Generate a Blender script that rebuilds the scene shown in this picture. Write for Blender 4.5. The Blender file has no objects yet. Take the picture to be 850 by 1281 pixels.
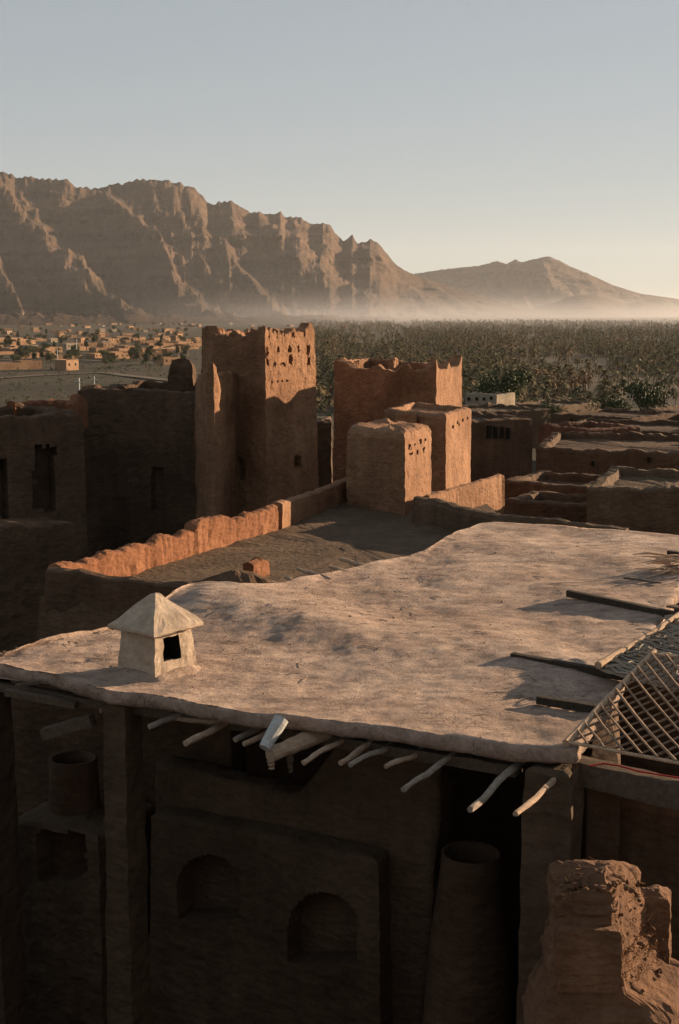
import bpy, bmesh, math, random
import numpy as np
from mathutils import Vector, noise, Matrix
random.seed(7)
R = math.radians
S = bpy.context.scene
COL = S.collection

# ------------------------------------------------------------------ camera
F, CX, CY, HOR, CAMZ = 1700.0, 425.0, 640.5, 388.0, 30.0
PITCH = math.atan((CY - HOR) / F)
CAM = Vector((0, 0, CAMZ))
cam_d = bpy.data.cameras.new('camera'); cam = bpy.data.objects.new('camera', cam_d); COL.objects.link(cam)
cam.location = CAM; cam.rotation_euler = (math.pi / 2 - PITCH, 0, 0)
cam_d.sensor_fit = 'VERTICAL'; cam_d.sensor_height = 36; cam_d.lens = F / 1281 * 36
cam_d.clip_start = 0.1; cam_d.clip_end = 60000
S.camera = cam
# ------------------------------------------------------------------ sky, sun, exposure
SUN_EL, SUN_AZ = R(10.5), R(30)          # azimuth: degrees beyond due right (+x towards +y)
w = bpy.data.worlds.new('World'); S.world = w; w.use_nodes = True
nt = w.node_tree; bgn = nt.nodes['Background']
sky = nt.nodes.new('ShaderNodeTexSky'); sky.sky_type = 'NISHITA'; sky.sun_disc = False
sky.sun_elevation = SUN_EL; sky.sun_rotation = math.pi / 2 - SUN_AZ
sky.altitude = 900; sky.air_density = 0.9; sky.dust_density = 0.15; sky.ozone_density = 1.0
hs = nt.nodes.new('ShaderNodeHueSaturation'); hs.inputs['Saturation'].default_value = 1.0
gm = nt.nodes.new('ShaderNodeGamma'); gm.inputs['Gamma'].default_value = .3
nt.links.new(sky.outputs['Color'], hs.inputs['Color']); nt.links.new(hs.outputs['Color'], gm.inputs['Color']); nt.links.new(gm.outputs['Color'], bgn.inputs['Color']); bgn.inputs['Strength'].default_value = 0.118
ld = bpy.data.lights.new('sun', 'SUN'); ld.energy = 5.0; ld.angle = R(0.6); ld.color = (1.0, 0.73, 0.48)
lo = bpy.data.objects.new('sun', ld); COL.objects.link(lo)
sd = Vector((math.cos(SUN_AZ) * math.cos(SUN_EL), math.sin(SUN_AZ) * math.cos(SUN_EL), math.sin(SUN_EL)))
lo.rotation_euler = sd.to_track_quat('Z', 'Y').to_euler(); lo.location = (60, 30, 60)
S.view_settings.view_transform = 'Standard'; S.view_settings.look = 'None'
S.view_settings.exposure = 1.4; S.view_settings.gamma = 1.0; S.view_settings.use_curve_mapping = False
S.cycles.use_denoising = True
try: S.cycles.denoiser = 'OPENIMAGEDENOISE'
except Exception: pass
S.cycles.max_bounces = 6; S.cycles.diffuse_bounces = 4; S.cycles.volume_bounces = 1
S.cycles.volume_step_rate = 4

# ------------------------------------------------------------------ pixel -> place helpers (photo pixels)
_r, _f, _u = Vector((1, 0, 0)), Vector((0, math.cos(PITCH), -math.sin(PITCH))), Vector((0, math.sin(PITCH), math.cos(PITCH)))
def ray(px, py): return _f * F + _r * (px - CX) + _u * (CY - py)
def at_y(px, py, Y): v = ray(px, py); return CAM + v * (Y / v.y)
def at_z(px, py, z): v = ray(px, py); return CAM + v * ((z - CAMZ) / v.z)
def at_h(px, py, h): return at_z(px, py, CAMZ - h)
def at_plane(px, py, P, n): v = ray(px, py); return CAM + v * ((P - CAM).dot(n) / v.dot(n))
def proj(p):
    d = p - CAM; k = d.dot(_f)
    return (CX + F * d.dot(_r) / k, CY - F * d.dot(_u) / k)
def fbm(p, o=4): return noise.fractal(p, 1.0, 2.0, o)
def lerp(a, b, t): return a + (b - a) * t
def sstep(a, b, x):
    t = min(1, max(0, (x - a) / (b - a))); return t * t * (3 - 2 * t)
def poly_at(pts, x):
    if x <= pts[0][0]: return pts[0][1]
    for (x0, y0), (x1, y1) in zip(pts, pts[1:]):
        if x <= x1: return y0 + (y1 - y0) * (x - x0) / (x1 - x0)
    return pts[-1][1]

# ------------------------------------------------------------------ object helpers
def tag(o, label=None, cat=None, group=None, kind=None):
    if label: o['label'] = label
    if cat: o['category'] = cat
    if group: o['group'] = group
    if kind: o['kind'] = kind
    return o
def thing(name, loc, label, cat, group=None):
    o = bpy.data.objects.new(name, None); COL.objects.link(o); o.location = loc; o.empty_display_size = .3
    return tag(o, label, cat, group)
def wloc(o):
    p = Vector(o.location)
    while o.parent: o = o.parent; p = p + Vector(o.location)
    return p
def obj(name, bm, mat, parent=None, smooth=False, origin=None):
    bmesh.ops.recalc_face_normals(bm, faces=bm.faces)
    if smooth:
        for f in bm.faces: f.smooth = True
    me = bpy.data.meshes.new(name)
    vs = [v.co for v in bm.verts]
    if origin is None:
        if parent: origin = wloc(parent)
        else:
            mn = Vector([min(c[i] for c in vs) for i in range(3)]); mx = Vector([max(c[i] for c in vs) for i in range(3)])
            origin = Vector(((mn.x + mx.x) / 2, (mn.y + mx.y) / 2, mn.z))
    bmesh.ops.translate(bm, verts=bm.verts, vec=-origin)
    bm.to_mesh(me); bm.free()
    for m in (mat if isinstance(mat, list) else [mat]): me.materials.append(m)
    o = bpy.data.objects.new(name, me); COL.objects.link(o)
    if parent: o.parent = parent; o.location = origin - wloc(parent)
    else: o.location = origin
    return o
def dup(o, parent=None):
    c = o.copy(); COL.objects.link(c)
    if parent: c.parent = parent
    for ch in list(o.children): dup(ch, c)
    return c

# ------------------------------------------------------------------ materials
def mat_new(name, rough=.95):
    m = bpy.data.materials.new(name); m.use_nodes = True
    b = m.node_tree.nodes['Principled BSDF']; b.inputs['Roughness'].default_value = rough
    b.inputs['Specular IOR Level'].default_value = .15
    return m, m.node_tree, b
def nnode(t, kind, **kw):
    n = t.nodes.new(kind)
    for k, v in kw.items():
        if k in n.inputs: n.inputs[k].default_value = v
        else: setattr(n, k, v)
    return n
def mapping(t, scale, rot=(0, 0, 0)):
    g = t.nodes.new('ShaderNodeNewGeometry'); mp = t.nodes.new('ShaderNodeMapping')
    mp.inputs['Scale'].default_value = scale; mp.inputs['Rotation'].default_value = rot
    t.links.new(g.outputs['Position'], mp.inputs['Vector']); return mp.outputs['Vector']
def noisetex(t, vec, scale, detail=6, rough=.6):
    n = nnode(t, 'ShaderNodeTexNoise', Scale=scale, Detail=detail, Roughness=rough)
    t.links.new(vec, n.inputs['Vector']); return n.outputs['Fac']
def ramp(t, fac, stops):
    r = t.nodes.new('ShaderNodeValToRGB'); e = r.color_ramp.elements
    while len(e) < len(stops): e.new(.5)
    for el, (p, c) in zip(e, stops): el.position = p; el.color = (*c, 1)
    t.links.new(fac, r.inputs['Fac']); return r.outputs['Color']
def mixc(t, a, b, fac, mode='MIX'):
    m = nnode(t, 'ShaderNodeMix', data_type='RGBA', blend_type=mode)
    for i, s in ((0, fac), (6, a), (7, b)):
        if isinstance(s, (int, float)): m.inputs[i].default_value = s
        elif isinstance(s, tuple): m.inputs[i].default_value = (*s, 1)
        else: t.links.new(s, m.inputs[i])
    return m.outputs[2]
def maths(t, op, a, b):
    m = nnode(t, 'ShaderNodeMath', operation=op)
    for i, s in enumerate((a, b)):
        if isinstance(s, (int, float)): m.inputs[i].default_value = s
        else: t.links.new(s, m.inputs[i])
    return m.outputs[0]
def bump(t, b, height, strength, dist):
    n = nnode(t, 'ShaderNodeBump', Strength=strength, Distance=dist)
    t.links.new(height, n.inputs['Height']); t.links.new(n.outputs['Normal'], b.inputs['Normal'])

def adobe(name, c0, c1, c2, s=1.0, bd=.05, bs=.8):
    """mud brick and mud render: patches, damp stains, courses, straw pits"""
    m, t, b = mat_new(name)
    iso = mapping(t, (1, 1, 1)); flat = mapping(t, (.8, .8, 1.9)); tall = mapping(t, (2.4, 2.4, .35))
    big = noisetex(t, iso, .55 * s, 5); fine = noisetex(t, iso, 9 * s, 6, .7); course = noisetex(t, flat, 2.6 * s, 5, .65); streak = noisetex(t, tall, 1.2 * s, 4)
    col = ramp(t, big, [(.3, c0), (.52, c1), (.72, c2)])
    col = mixc(t, col, ramp(t, course, [(.35, (.70, .66, .63)), (.6, (1, 1, 1))]), .55, 'MULTIPLY')
    col = mixc(t, col, ramp(t, streak, [(.3, (.7, .66, .62)), (.6, (1.06, 1.03, 1))]), .55, 'MULTIPLY')
    col = mixc(t, col, ramp(t, fine, [(.3, (.7, .7, .7)), (.62, (1.12, 1.1, 1.08))]), .7, 'MULTIPLY')
    t.links.new(col, b.inputs['Base Color'])
    vor = nnode(t, 'ShaderNodeTexVoronoi', Scale=5.5 * s); t.links.new(flat, vor.inputs['Vector'])
    h = maths(t, 'ADD', maths(t, 'MULTIPLY', fine, .7), maths(t, 'ADD', maths(t, 'MULTIPLY', course, .8), maths(t, 'MULTIPLY', vor.outputs['Distance'], .5)))
    bump(t, b, h, bs, bd); return m
M = {}
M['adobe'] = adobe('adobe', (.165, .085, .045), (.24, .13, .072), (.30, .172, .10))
M['adobe_shade'] = adobe('adobe_shade', (.07, .043, .026), (.10, .062, .038), (.135, .085, .052))  # darker copy of the mud brick, shade put into the colour
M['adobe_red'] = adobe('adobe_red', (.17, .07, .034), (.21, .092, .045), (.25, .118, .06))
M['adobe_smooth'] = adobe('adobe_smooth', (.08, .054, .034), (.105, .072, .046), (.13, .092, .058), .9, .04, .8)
M['adobe_red_shade'] = adobe('adobe_red_shade', (.09, .045, .028), (.12, .06, .037), (.15, .08, .05))  # darker copy of the red mud, with shade in its colour
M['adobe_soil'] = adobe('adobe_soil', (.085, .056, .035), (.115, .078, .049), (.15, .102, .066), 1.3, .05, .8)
M['adobe_stub'] = adobe('adobe_stub', (.10, .052, .03), (.16, .085, .047), (.24, .135, .078), 2.2, .04, 1.0)
M['lime'] = adobe('lime_render', (.36, .285, .215), (.45, .365, .28), (.53, .44, .35), 1.6, .02, .7)

def roof_mat():
    m, t, b = mat_new('mud_roof')
    iso = mapping(t, (1, 1, 1)); st = mapping(t, (.8, 1.5, 1), (0, 0, R(25)))
    big = noisetex(t, iso, .45, 5); mid = noisetex(t, st, 2.2, 7, .65); fine = noisetex(t, iso, 22, 7, .75); fleck = noisetex(t, st, 38, 3, .8)
    col = ramp(t, big, [(.3, (.32, .23, .178)), (.5, (.41, .305, .24)), (.7, (.50, .385, .31))])
    col = mixc(t, col, ramp(t, mid, [(.32, (.55, .51, .48)), (.56, (1, 1, 1)), (.75, (1.15, 1.1, 1.05))]), .8, 'MULTIPLY')
    col = mixc(t, col, ramp(t, fine, [(.3, (.62, .6, .58)), (.6, (1.08, 1.06, 1.04))]), .8, 'MULTIPLY')
    col = mixc(t, col, ramp(t, fleck, [(.62, (1, 1, 1)), (.74, (1.3, 1.22, 1.1))]), .6, 'MULTIPLY')
    patch_ = noisetex(t, iso, 3.6, 8, .72)
    col = mixc(t, col, ramp(t, patch_, [(.38, (.68, .66, .65)), (.48, (.95, .95, .95)), (.6, (1.12, 1.1, 1.07))]), .8, 'MULTIPLY')
    wv = nnode(t, 'ShaderNodeVectorMath', operation='ADD'); nz = nnode(t, 'ShaderNodeTexNoise', Scale=3.0, Detail=4.0); t.links.new(iso, nz.inputs['Vector']); t.links.new(iso, wv.inputs[0]); t.links.new(nz.outputs['Color'], wv.inputs[1])
    ck = nnode(t, 'ShaderNodeTexVoronoi', Scale=1.5, feature='DISTANCE_TO_EDGE'); t.links.new(wv.outputs[0], ck.inputs['Vector'])
    crack = ramp(t, ck.outputs['Distance'], [(.0, (0, 0, 0)), (.018, (1, 1, 1))])
    ckm = mixc(t, (1, 1, 1), crack, ramp(t, noisetex(t, iso, .8, 2), [(.48, (0, 0, 0)), (.6, (1, 1, 1))]))
    col = mixc(t, col, mixc(t, (.62, .58, .55), (1, 1, 1), ckm), 1.0, 'MULTIPLY')
    t.links.new(col, b.inputs['Base Color'])
    h = maths(t, 'ADD', maths(t, 'MULTIPLY', mid, .6), maths(t, 'ADD', maths(t, 'MULTIPLY', fine, .5), maths(t, 'ADD', maths(t, 'MULTIPLY', patch_, .9), maths(t, 'MULTIPLY', fleck, .2))))
    h = maths(t, 'ADD', h, maths(t, 'MULTIPLY', ckm, .25))
    bump(t, b, h, 1.0, .06); return m
M['roof'] = roof_mat()
def wood(name, c0, c1, sc=1.0):
    m, t, b = mat_new(name, .85)
    v = mapping(t, (3, 3, 3)); n = noisetex(t, v, 5 * sc, 6, .7); n2 = noisetex(t, v, 18 * sc, 4, .7)
    col = ramp(t, n, [(.3, c0), (.68, c1)]); col = mixc(t, col, ramp(t, n2, [(.35, (.6, .6, .6)), (.6, (1.05, 1.05, 1.05))]), .7, 'MULTIPLY')
    t.links.new(col, b.inputs['Base Color']); bump(t, b, n2, .7, .012); return m
M['pole'] = wood('weathered_pole', (.30, .20, .13), (.46, .34, .24))
M['pole_grey'] = wood('grey_pole', (.20, .16, .12), (.34, .28, .22)); M['pole_brown'] = wood('brown_pole', (.16, .10, .065), (.28, .19, .12))
M['timber_dark'] = wood('dark_timber', (.035, .026, .018), (.065, .048, .034))
M['timber'] = wood('brown_timber', (.075, .052, .035), (.135, .096, .066))
M['cane'] = wood('cane', (.36, .23, .14), (.56, .40, .27))
M['cane_dark'] = wood('old_cane', (.17, .11, .07), (.32, .215, .14)); M['reed'] = wood('reed', (.22, .18, .14), (.42, .35, .27), 2)
M['grey_wood'] = wood('grey_wood', (.36, .36, .33), (.5, .5, .46))
M['straw'] = wood('straw', (.28, .14, .065), (.46, .25, .12), 2)
def plain(name, c, rough=.9):
    m, t, b = mat_new(name, rough); v = mapping(t, (1, 1, 1)); n = noisetex(t, v, 3, 5)
    t.links.new(mixc(t, c, ramp(t, n, [(.3, (.65, .65, .65)), (.65, (1.1, 1.1, 1.1))]), .7, 'MULTIPLY'), b.inputs['Base Color']); return m
M['red_cord'] = plain('red_cord', (.30, .03, .025)); M['metal'] = plain('pale_metal', (.5, .5, .47), .5)
M['white_house'] = adobe('white_house', (.28, .225, .165), (.34, .28, .21), (.40, .33, .26), .3, .02, .3)
M['far_house'] = adobe('far_house', (.20, .12, .07), (.29, .18, .108), (.38, .25, .155), .05, .05, .2)
M['dark_void'] = plain('shade_black', (.014, .011, .008))  # near-black that paints the shade inside openings
M['tin'] = plain('grey_roofing', (.22, .22, .20), .6)
def leaf(name, c0, c1, c2, sc=.12):
    m, t, b = mat_new(name, .7); v = mapping(t, (1, 1, 1)); n = noisetex(t, v, sc, 3); n2 = noisetex(t, v, 2.5, 2)
    col = ramp(t, n, [(.32, c0), (.5, c1), (.68, c2)]); col = mixc(t, col, ramp(t, n2, [(.3, (.7, .7, .7)), (.7, (1.2, 1.2, 1.2))]), .6, 'MULTIPLY')
    t.links.new(col, b.inputs['Base Color']); return m
M['palm'] = leaf('palm_frond', (.085, .08, .032), (.13, .105, .042), (.22, .13, .06), .03)
M['leaf'] = leaf('tree_leaf', (.035, .05, .018), (.05, .065, .025), (.075, .075, .032))
M['bark'] = plain('bark', (.14, .09, .055))
def ground_mat():
    m, t, b = mat_new('plain_earth')
    v = mapping(t, (1, 1, 1)); st = mapping(t, (.25, 1.3, 1), (0, 0, R(-12)))
    a = noisetex(t, v, .004, 6, .6); c = noisetex(t, st, .012, 6, .65); d = noisetex(t, v, .09, 6, .7)
    vo = nnode(t, 'ShaderNodeTexVoronoi', Scale=.012, distance='MANHATTAN'); t.links.new(st, vo.inputs['Vector'])
    col = ramp(t, c, [(.3, (.030, .025, .015)), (.5, (.055, .043, .026)), (.7, (.095, .068, .042))])
    col = mixc(t, col, ramp(t, vo.outputs['Color'], [(.2, (.6, .68, .55)), (.5, (.9, .9, .85)), (.8, (1.25, 1.12, 1.0))]), .7, 'MULTIPLY')
    col = mixc(t, col, ramp(t, a, [(.35, (.75, .8, .7)), (.65, (1.15, 1.08, 1.0))]), .7, 'MULTIPLY')
    col = mixc(t, col, ramp(t, d, [(.3, (.65, .65, .65)), (.65, (1.15, 1.15, 1.15))]), .6, 'MULTIPLY')
    t.links.new(col, b.inputs['Base Color']); bump(t, b, d, .6, .8); return m
M['ground'] = ground_mat(); M['road'] = plain('dirt_road', (.13, .10, .072))
def rock_mat():
    m, t, b = mat_new('mountain_rock')
    v = mapping(t, (1, 1, 1)); bed = mapping(t, (.12, .12, 2.2), (R(4), R(3), 0))
    a = noisetex(t, v, .0016, 7, .65); c = noisetex(t, bed, .012, 6, .6); d = noisetex(t, v, .02, 7, .7)
    col = ramp(t, a, [(.32, (.066, .041, .026)), (.5, (.098, .06, .037)), (.68, (.14, .085, .052))])
    col = mixc(t, col, ramp(t, c, [(.32, (.68, .66, .64)), (.6, (1.1, 1.08, 1.05))]), .75, 'MULTIPLY')
    col = mixc(t, col, ramp(t, d, [(.32, (.6, .6, .6)), (.62, (1.12, 1.12, 1.12))]), .6, 'MULTIPLY')
    gz = t.nodes.new('ShaderNodeSeparateXYZ'); gg = t.nodes.new('ShaderNodeNewGeometry'); t.links.new(gg.outputs['Position'], gz.inputs[0])
    lowf = ramp(t, maths(t, 'ADD', maths(t, 'MULTIPLY', gz.outputs[2], 1 / 260), maths(t, 'MULTIPLY', maths(t, 'SUBTRACT', a, .5), 1.2)), [(.25, (1, 1, 1)), (.6, (0, 0, 0))])
    col = mixc(t, col, mixc(t, col, (.55, .52, .43), 1.0, 'MULTIPLY'), lowf)      # scrub-covered scree at the foot
    t.links.new(col, b.inputs['Base Color']); bump(t, b, maths(t, 'ADD', d, c), 1.0, 34); return m
M['rock'] = rock_mat()

# ------------------------------------------------------------------ mesh builders
def disp(bm, amp, freq, seed=0.0, zamp=None, o=4, verts=None):
    for v in (verts or bm.verts):
        p = v.co * freq + Vector((seed * 3.1, seed * 1.7, seed * 2.3)); n = noise.noise_vector(p)
        n2 = noise.noise_vector(p * 2.7) * .45 + noise.noise_vector(p * 6.1) * .22
        d = n + n2
        v.co += Vector((d.x * amp, d.y * amp, d.z * (amp if zamp is None else zamp)))
def loft(bm, rings, close=True, cap_last=True, cap_first=False):
    vr = [[bm.verts.new(p) for p in r] for r in rings]
    n = len(rings[0])
    for a, b in zip(vr, vr[1:]):
        for i in range(n if close else n - 1):
            j = (i + 1) % n; bm.faces.new((a[i], a[j], b[j], b[i]))
    if cap_last: bm.faces.new(vr[-1])
    if cap_first: bm.faces.new(vr[0][::-1])
    return vr
def block(poly, z0, z1, taper=.02, step=.25, vstep=.25, rnd=.15, top=None, wall=None, dip=.5, amp=.03, freq=1.3, seed=0, crumble=0.0):
    """battered mud volume on a convex plan; wall = parapet thickness round a sunken roof; top(x, y, u) adds to the height"""
    bm = bmesh.new(); P = [Vector(p[:2]) for p in poly]; c = sum(P, Vector((0, 0))) / len(P)
    inr = min(abs((b - a).normalized().cross(c - a)) if False else abs(((b - a).x * (c - a).y - (b - a).y * (c - a).x) / (b - a).length) for a, b in zip(P, P[1:] + P[:1]))
    per = []; n = len(P)
    for i in range(n):
        a, b = P[i], P[(i + 1) % n]; k = max(2, int((b - a).length / step))
        for j in range(k): per.append((lerp(a, b, j / k), i + j / k))
    def dz(p, u):
        d = top(p.x, p.y, u) if top else 0
        if crumble: d += crumble * (fbm(Vector((p.x * 1.1 + seed, p.y * 1.1, seed)), 4)) - crumble * .25
        return d
    def ring(inset, fz, full=1.0, zadd=0.0):
        k = max(0.03, 1 - inset / inr); out = []
        for p, u in per:
            q = c + (p - c) * k
            zt = z1 + dz(p, u) * full
            out.append(Vector((q.x, q.y, z0 + (zt - z0) * fz + zadd)))
        return out
    H = z1 - z0; nv = max(3, int(H / vstep)); rings = []
    for j in range(nv + 1):
        f = j / nv * (1 - rnd * .8 / H); rings.append(ring(taper * H * f, f))
    T = taper * H; rings.append(ring(T + rnd * .3, 1 - .25 * rnd / H)); rings.append(ring(T + rnd * .9, 1))
    if wall:
        rings.append(ring(T + wall - .06, 1)); rings.append(ring(T + wall, 1, 1, -.1))
        zf = z1 - dip
        for s in (0, .3): 
            k = max(.03, 1 - (T + wall + .05 + s * inr * .6) / inr)
            rings.append([Vector((*(c + (p - c) * k), zf + .03 * fbm(Vector((p.x, p.y, 5))))) for p, u in per])
        k = .05; rings.append([Vector((*(c + (p - c) * k), zf)) for p, u in per])
    else:
        for s in (.25, .5, .75, .97): rings.append(ring(T + rnd + (inr - T - rnd) * s, 1, 1 - s * .8, .02))
    loft(bm, rings)
    disp(bm, amp, freq, seed); disp(bm, min(.03, amp * .8), 4.5, seed + 3)
    return bm
def recess(bm, rects, depth, facing=None, mat=None):
    """sink openings: faces that look towards the camera and fall inside a photo-pixel shape"""
    bm.normal_update()
    for rc in rects:
        x0, y0, x1, y1 = rc[:4]; arch = len(rc) > 4 and rc[4]
        fs = []
        for f in bm.faces:
            c = f.calc_center_median()
            if (c - CAM).dot(f.normal) > 0 or abs(f.normal.z) > .7: continue
            if facing and f.normal.dot(facing) < .3: continue
            q = proj(c); jn = noise.noise_vector(c * 3.7); k_ = .15 if arch else min(2.2, (x1 - x0) * .42); q = (q[0] + jn.x * k_, q[1] + jn.z * k_)
            if not (x0 <= q[0] <= x1 and y0 <= q[1] <= y1): continue
            if arch:
                rx = (x1 - x0) / 2; dy = (y0 + rx) - q[1]
                if dy > 0 and ((q[0] - (x0 + x1) / 2) ** 2 + dy * dy) > rx * rx: continue
            fs.append(f)
        if not fs: continue
        n = sum((f.normal for f in fs), Vector()); n.z = 0; n.normalize()
        r = bmesh.ops.extrude_face_region(bm, geom=fs)
        vs = [g for g in r['geom'] if isinstance(g, bmesh.types.BMVert)]
        bmesh.ops.translate(bm, verts=vs, vec=-n * depth)
        if mat is not None:
            for g in r['geom']:
                if isinstance(g, bmesh.types.BMFace): g.material_index = mat
        dead = [f for f in fs if f.is_valid]
        if dead: bmesh.ops.delete(bm, geom=dead, context='FACES_ONLY')
        bm.normal_update()
def wall_path(path, thick, z0, step=.2, vstep=.22, amp=.03, freq=1.6, seed=0, crumble=.12, closed_ends=True):
    """free-standing mud wall along a path of (x, y, top)"""
    bm = bmesh.new(); pts = []
    P = [Vector(p) for p in path]
    for a, b in zip(P, P[1:]):
        L = (b - a).to_2d().length; k = max(1, int(L / step))
        for j in range(k): pts.append(lerp(a, b, j / k))
    pts.append(P[-1]); rings = []
    nv = max(3, int(max(p.z - z0 for p in P) / vstep))
    for i, p in enumerate(pts):
        a = pts[max(0, i - 1)].to_2d(); b = pts[min(len(pts) - 1, i + 1)].to_2d(); t = (b - a).normalized(); n = Vector((t.y, -t.x))
        zt = p.z + crumble * fbm(Vector((p.x * 1.7, p.y * 1.7, seed)), 5) ; h = thick / 2; r = []
        for j in range(nv + 1):
            f = j / nv * .96; r.append(Vector((*(p.to_2d() + n * h * (1.15 - .15 * f)), z0 + (zt - z0) * f)))
        r.append(Vector((*(p.to_2d() + n * h * .7), zt))); r.append(Vector((*p.to_2d(), zt + .03))); r.append(Vector((*(p.to_2d() - n * h * .7), zt)))
        for j in range(nv, -1, -1):
            f = j / nv * .96; r.append(Vector((*(p.to_2d() - n * h * (1.15 - .15 * f)), z0 + (zt - z0) * f)))
        rings.append(r)
    loft(bm, rings, close=False, cap_last=True, cap_first=True)
    for v in bm.verts:
        d = .4 * noise.noise_vector(Vector((v.co.x * 3.2, v.co.y * 3.2, v.co.z * .9 + seed))) + .5 * noise.noise_vector(Vector((v.co.x * 7, v.co.y * 7, v.co.z * 1.2 + seed)))
        v.co += Vector((d.x, d.y, 0)) * amp * 1.1
    disp(bm, amp, freq, seed); return bm
def tube(bm, pts, rad, n=8, jit=0.0, cap=True):
    pts = [Vector(p) for p in pts]; rings = []
    for i, p in enumerate(pts):
        t = (pts[min(i + 1, len(pts) - 1)] - pts[max(0, i - 1)]).normalized()
        a = t.cross(Vector((0, 0, 1)))
        if a.length < .05: a = t.cross(Vector((0, 1, 0)))
        a.normalize(); b = t.cross(a)
        rr = rad[i] if isinstance(rad, (list, tuple)) else rad
        rings.append([p + (a * math.cos(2 * math.pi * k / n) + b * math.sin(2 * math.pi * k / n)) * rr * (1 + jit * random.uniform(-1, 1)) for k in range(n)])
    loft(bm, rings, cap_last=cap, cap_first=cap)
def log_bm(a, b, r0, r1=None, n=9, seg=7, bend=.03, jit=.08):
    a, b = Vector(a), Vector(b); r1 = r0 if r1 is None else r1; bm = bmesh.new(); sd_ = random.random() * 50; pts = []
    for i in range(seg + 1):
        t = i / seg; p = lerp(a, b, t) + noise.noise_vector(Vector((t * 2.3 + sd_, sd_, 0))) * bend * math.sin(math.pi * min(1, t * .9 + .05)); pts.append(p)
    tube(bm, pts, [lerp(r0, r1, i / seg) * (1 + .12 * noise.noise(Vector((i * 1.3, sd_, 2)))) for i in range(seg + 1)], n, jit); return bm
def box(bm, c, s, M3=None):
    r = bmesh.ops.create_cube(bm, size=1.0)
    for v in r['verts']:
        p = Vector((v.co.x * s[0], v.co.y * s[1], v.co.z * s[2]))
        v.co = Vector(c) + (M3 @ p if M3 else p)
    return r['verts']
def beam(a, b, wx, wz, amp=.004, seg=8):
    """squared timber from a to b"""
    a, b = Vector(a), Vector(b); t = (b - a).normalized(); s = t.cross(Vector((0, 0, 1))).normalized(); u = s.cross(t); bm = bmesh.new(); rings = []
    for i in range(seg + 1):
        p = lerp(a, b, i / seg); rings.append([p + s * wx / 2 * x + u * wz / 2 * z for x, z in ((-1, -1), (0, -1.04), (1, -1), (1.03, 0), (1, 1), (0, 1.04), (-1, 1), (-1.03, 0))])
    loft(bm, rings, cap_last=True, cap_first=True); disp(bm, amp, 4, random.random() * 9); return bm

# ================================================================== SETTING
def hill(x, y):
    d = math.hypot(x * .8, max(0, y - 20) if y > 0 else y * .6)
    z = 18.5 * (1 - sstep(95, 370, d + 22 * noise.noise(Vector((x * .012, y * .012, 3)))))
    far = sstep(300, 900, abs(y) + abs(x) * .4)
    return z + .35 * fbm(Vector((x * .05, y * .05, 1))) * (1 - far) + far * 1.2 * noise.noise(Vector((x * .004, y * .003, 2)))
def axis(lim, n, k): return [lim * math.sinh(k * (i / n * 2 - 1)) / math.sinh(k) for i in range(n + 1)]
bm = bmesh.new(); xs = axis(15000, 170, 7.2); ys = axis(15000, 190, 7.2)
g = [[bm.verts.new((x, y, hill(x, y))) for x in xs] for y in ys]
for j in range(len(ys) - 1):
    for i in range(len(xs) - 1): bm.faces.new((g[j][i], g[j][i + 1], g[j + 1][i + 1], g[j + 1][i]))
tag(obj('ground', bm, M['ground'], smooth=True, origin=Vector((0, 0, 0))), kind='structure')

def strip(name, pts, wid, mat):
    bm = bmesh.new(); pr = None; P = []
    for a, b in zip(pts, pts[1:]):
        for k in range(24): P.append(lerp(Vector(a), Vector(b), k / 24))
    for i, p in enumerate(P):
        t = (P[min(i + 1, len(P) - 1)] - P[max(i - 1, 0)]).to_2d().normalized(); n = Vector((-t.y, t.x)) * wid / 2
        l, r = p.to_2d() + n, p.to_2d() - n
        cur = [bm.verts.new((q.x, q.y, max(hill(q.x, q.y), hill(p.x, p.y)) + .35)) for q in (l, r)]
        if pr: bm.faces.new((pr[0], pr[1], cur[1], cur[0]))
        pr = cur
    return tag(obj(name, bm, mat), kind='structure')
strip('road', [at_z(-60, 478, 0), at_z(60, 469, 0), at_z(130, 466, 0), at_z(190, 474, 0), at_z(260, 482, 0)], 7, M['road'])
strip('road', [at_z(-60, 452, 0), at_z(60, 447, 0), at_z(125, 451, 0), at_z(240, 449, 0)], 9, M['road'])

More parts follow.
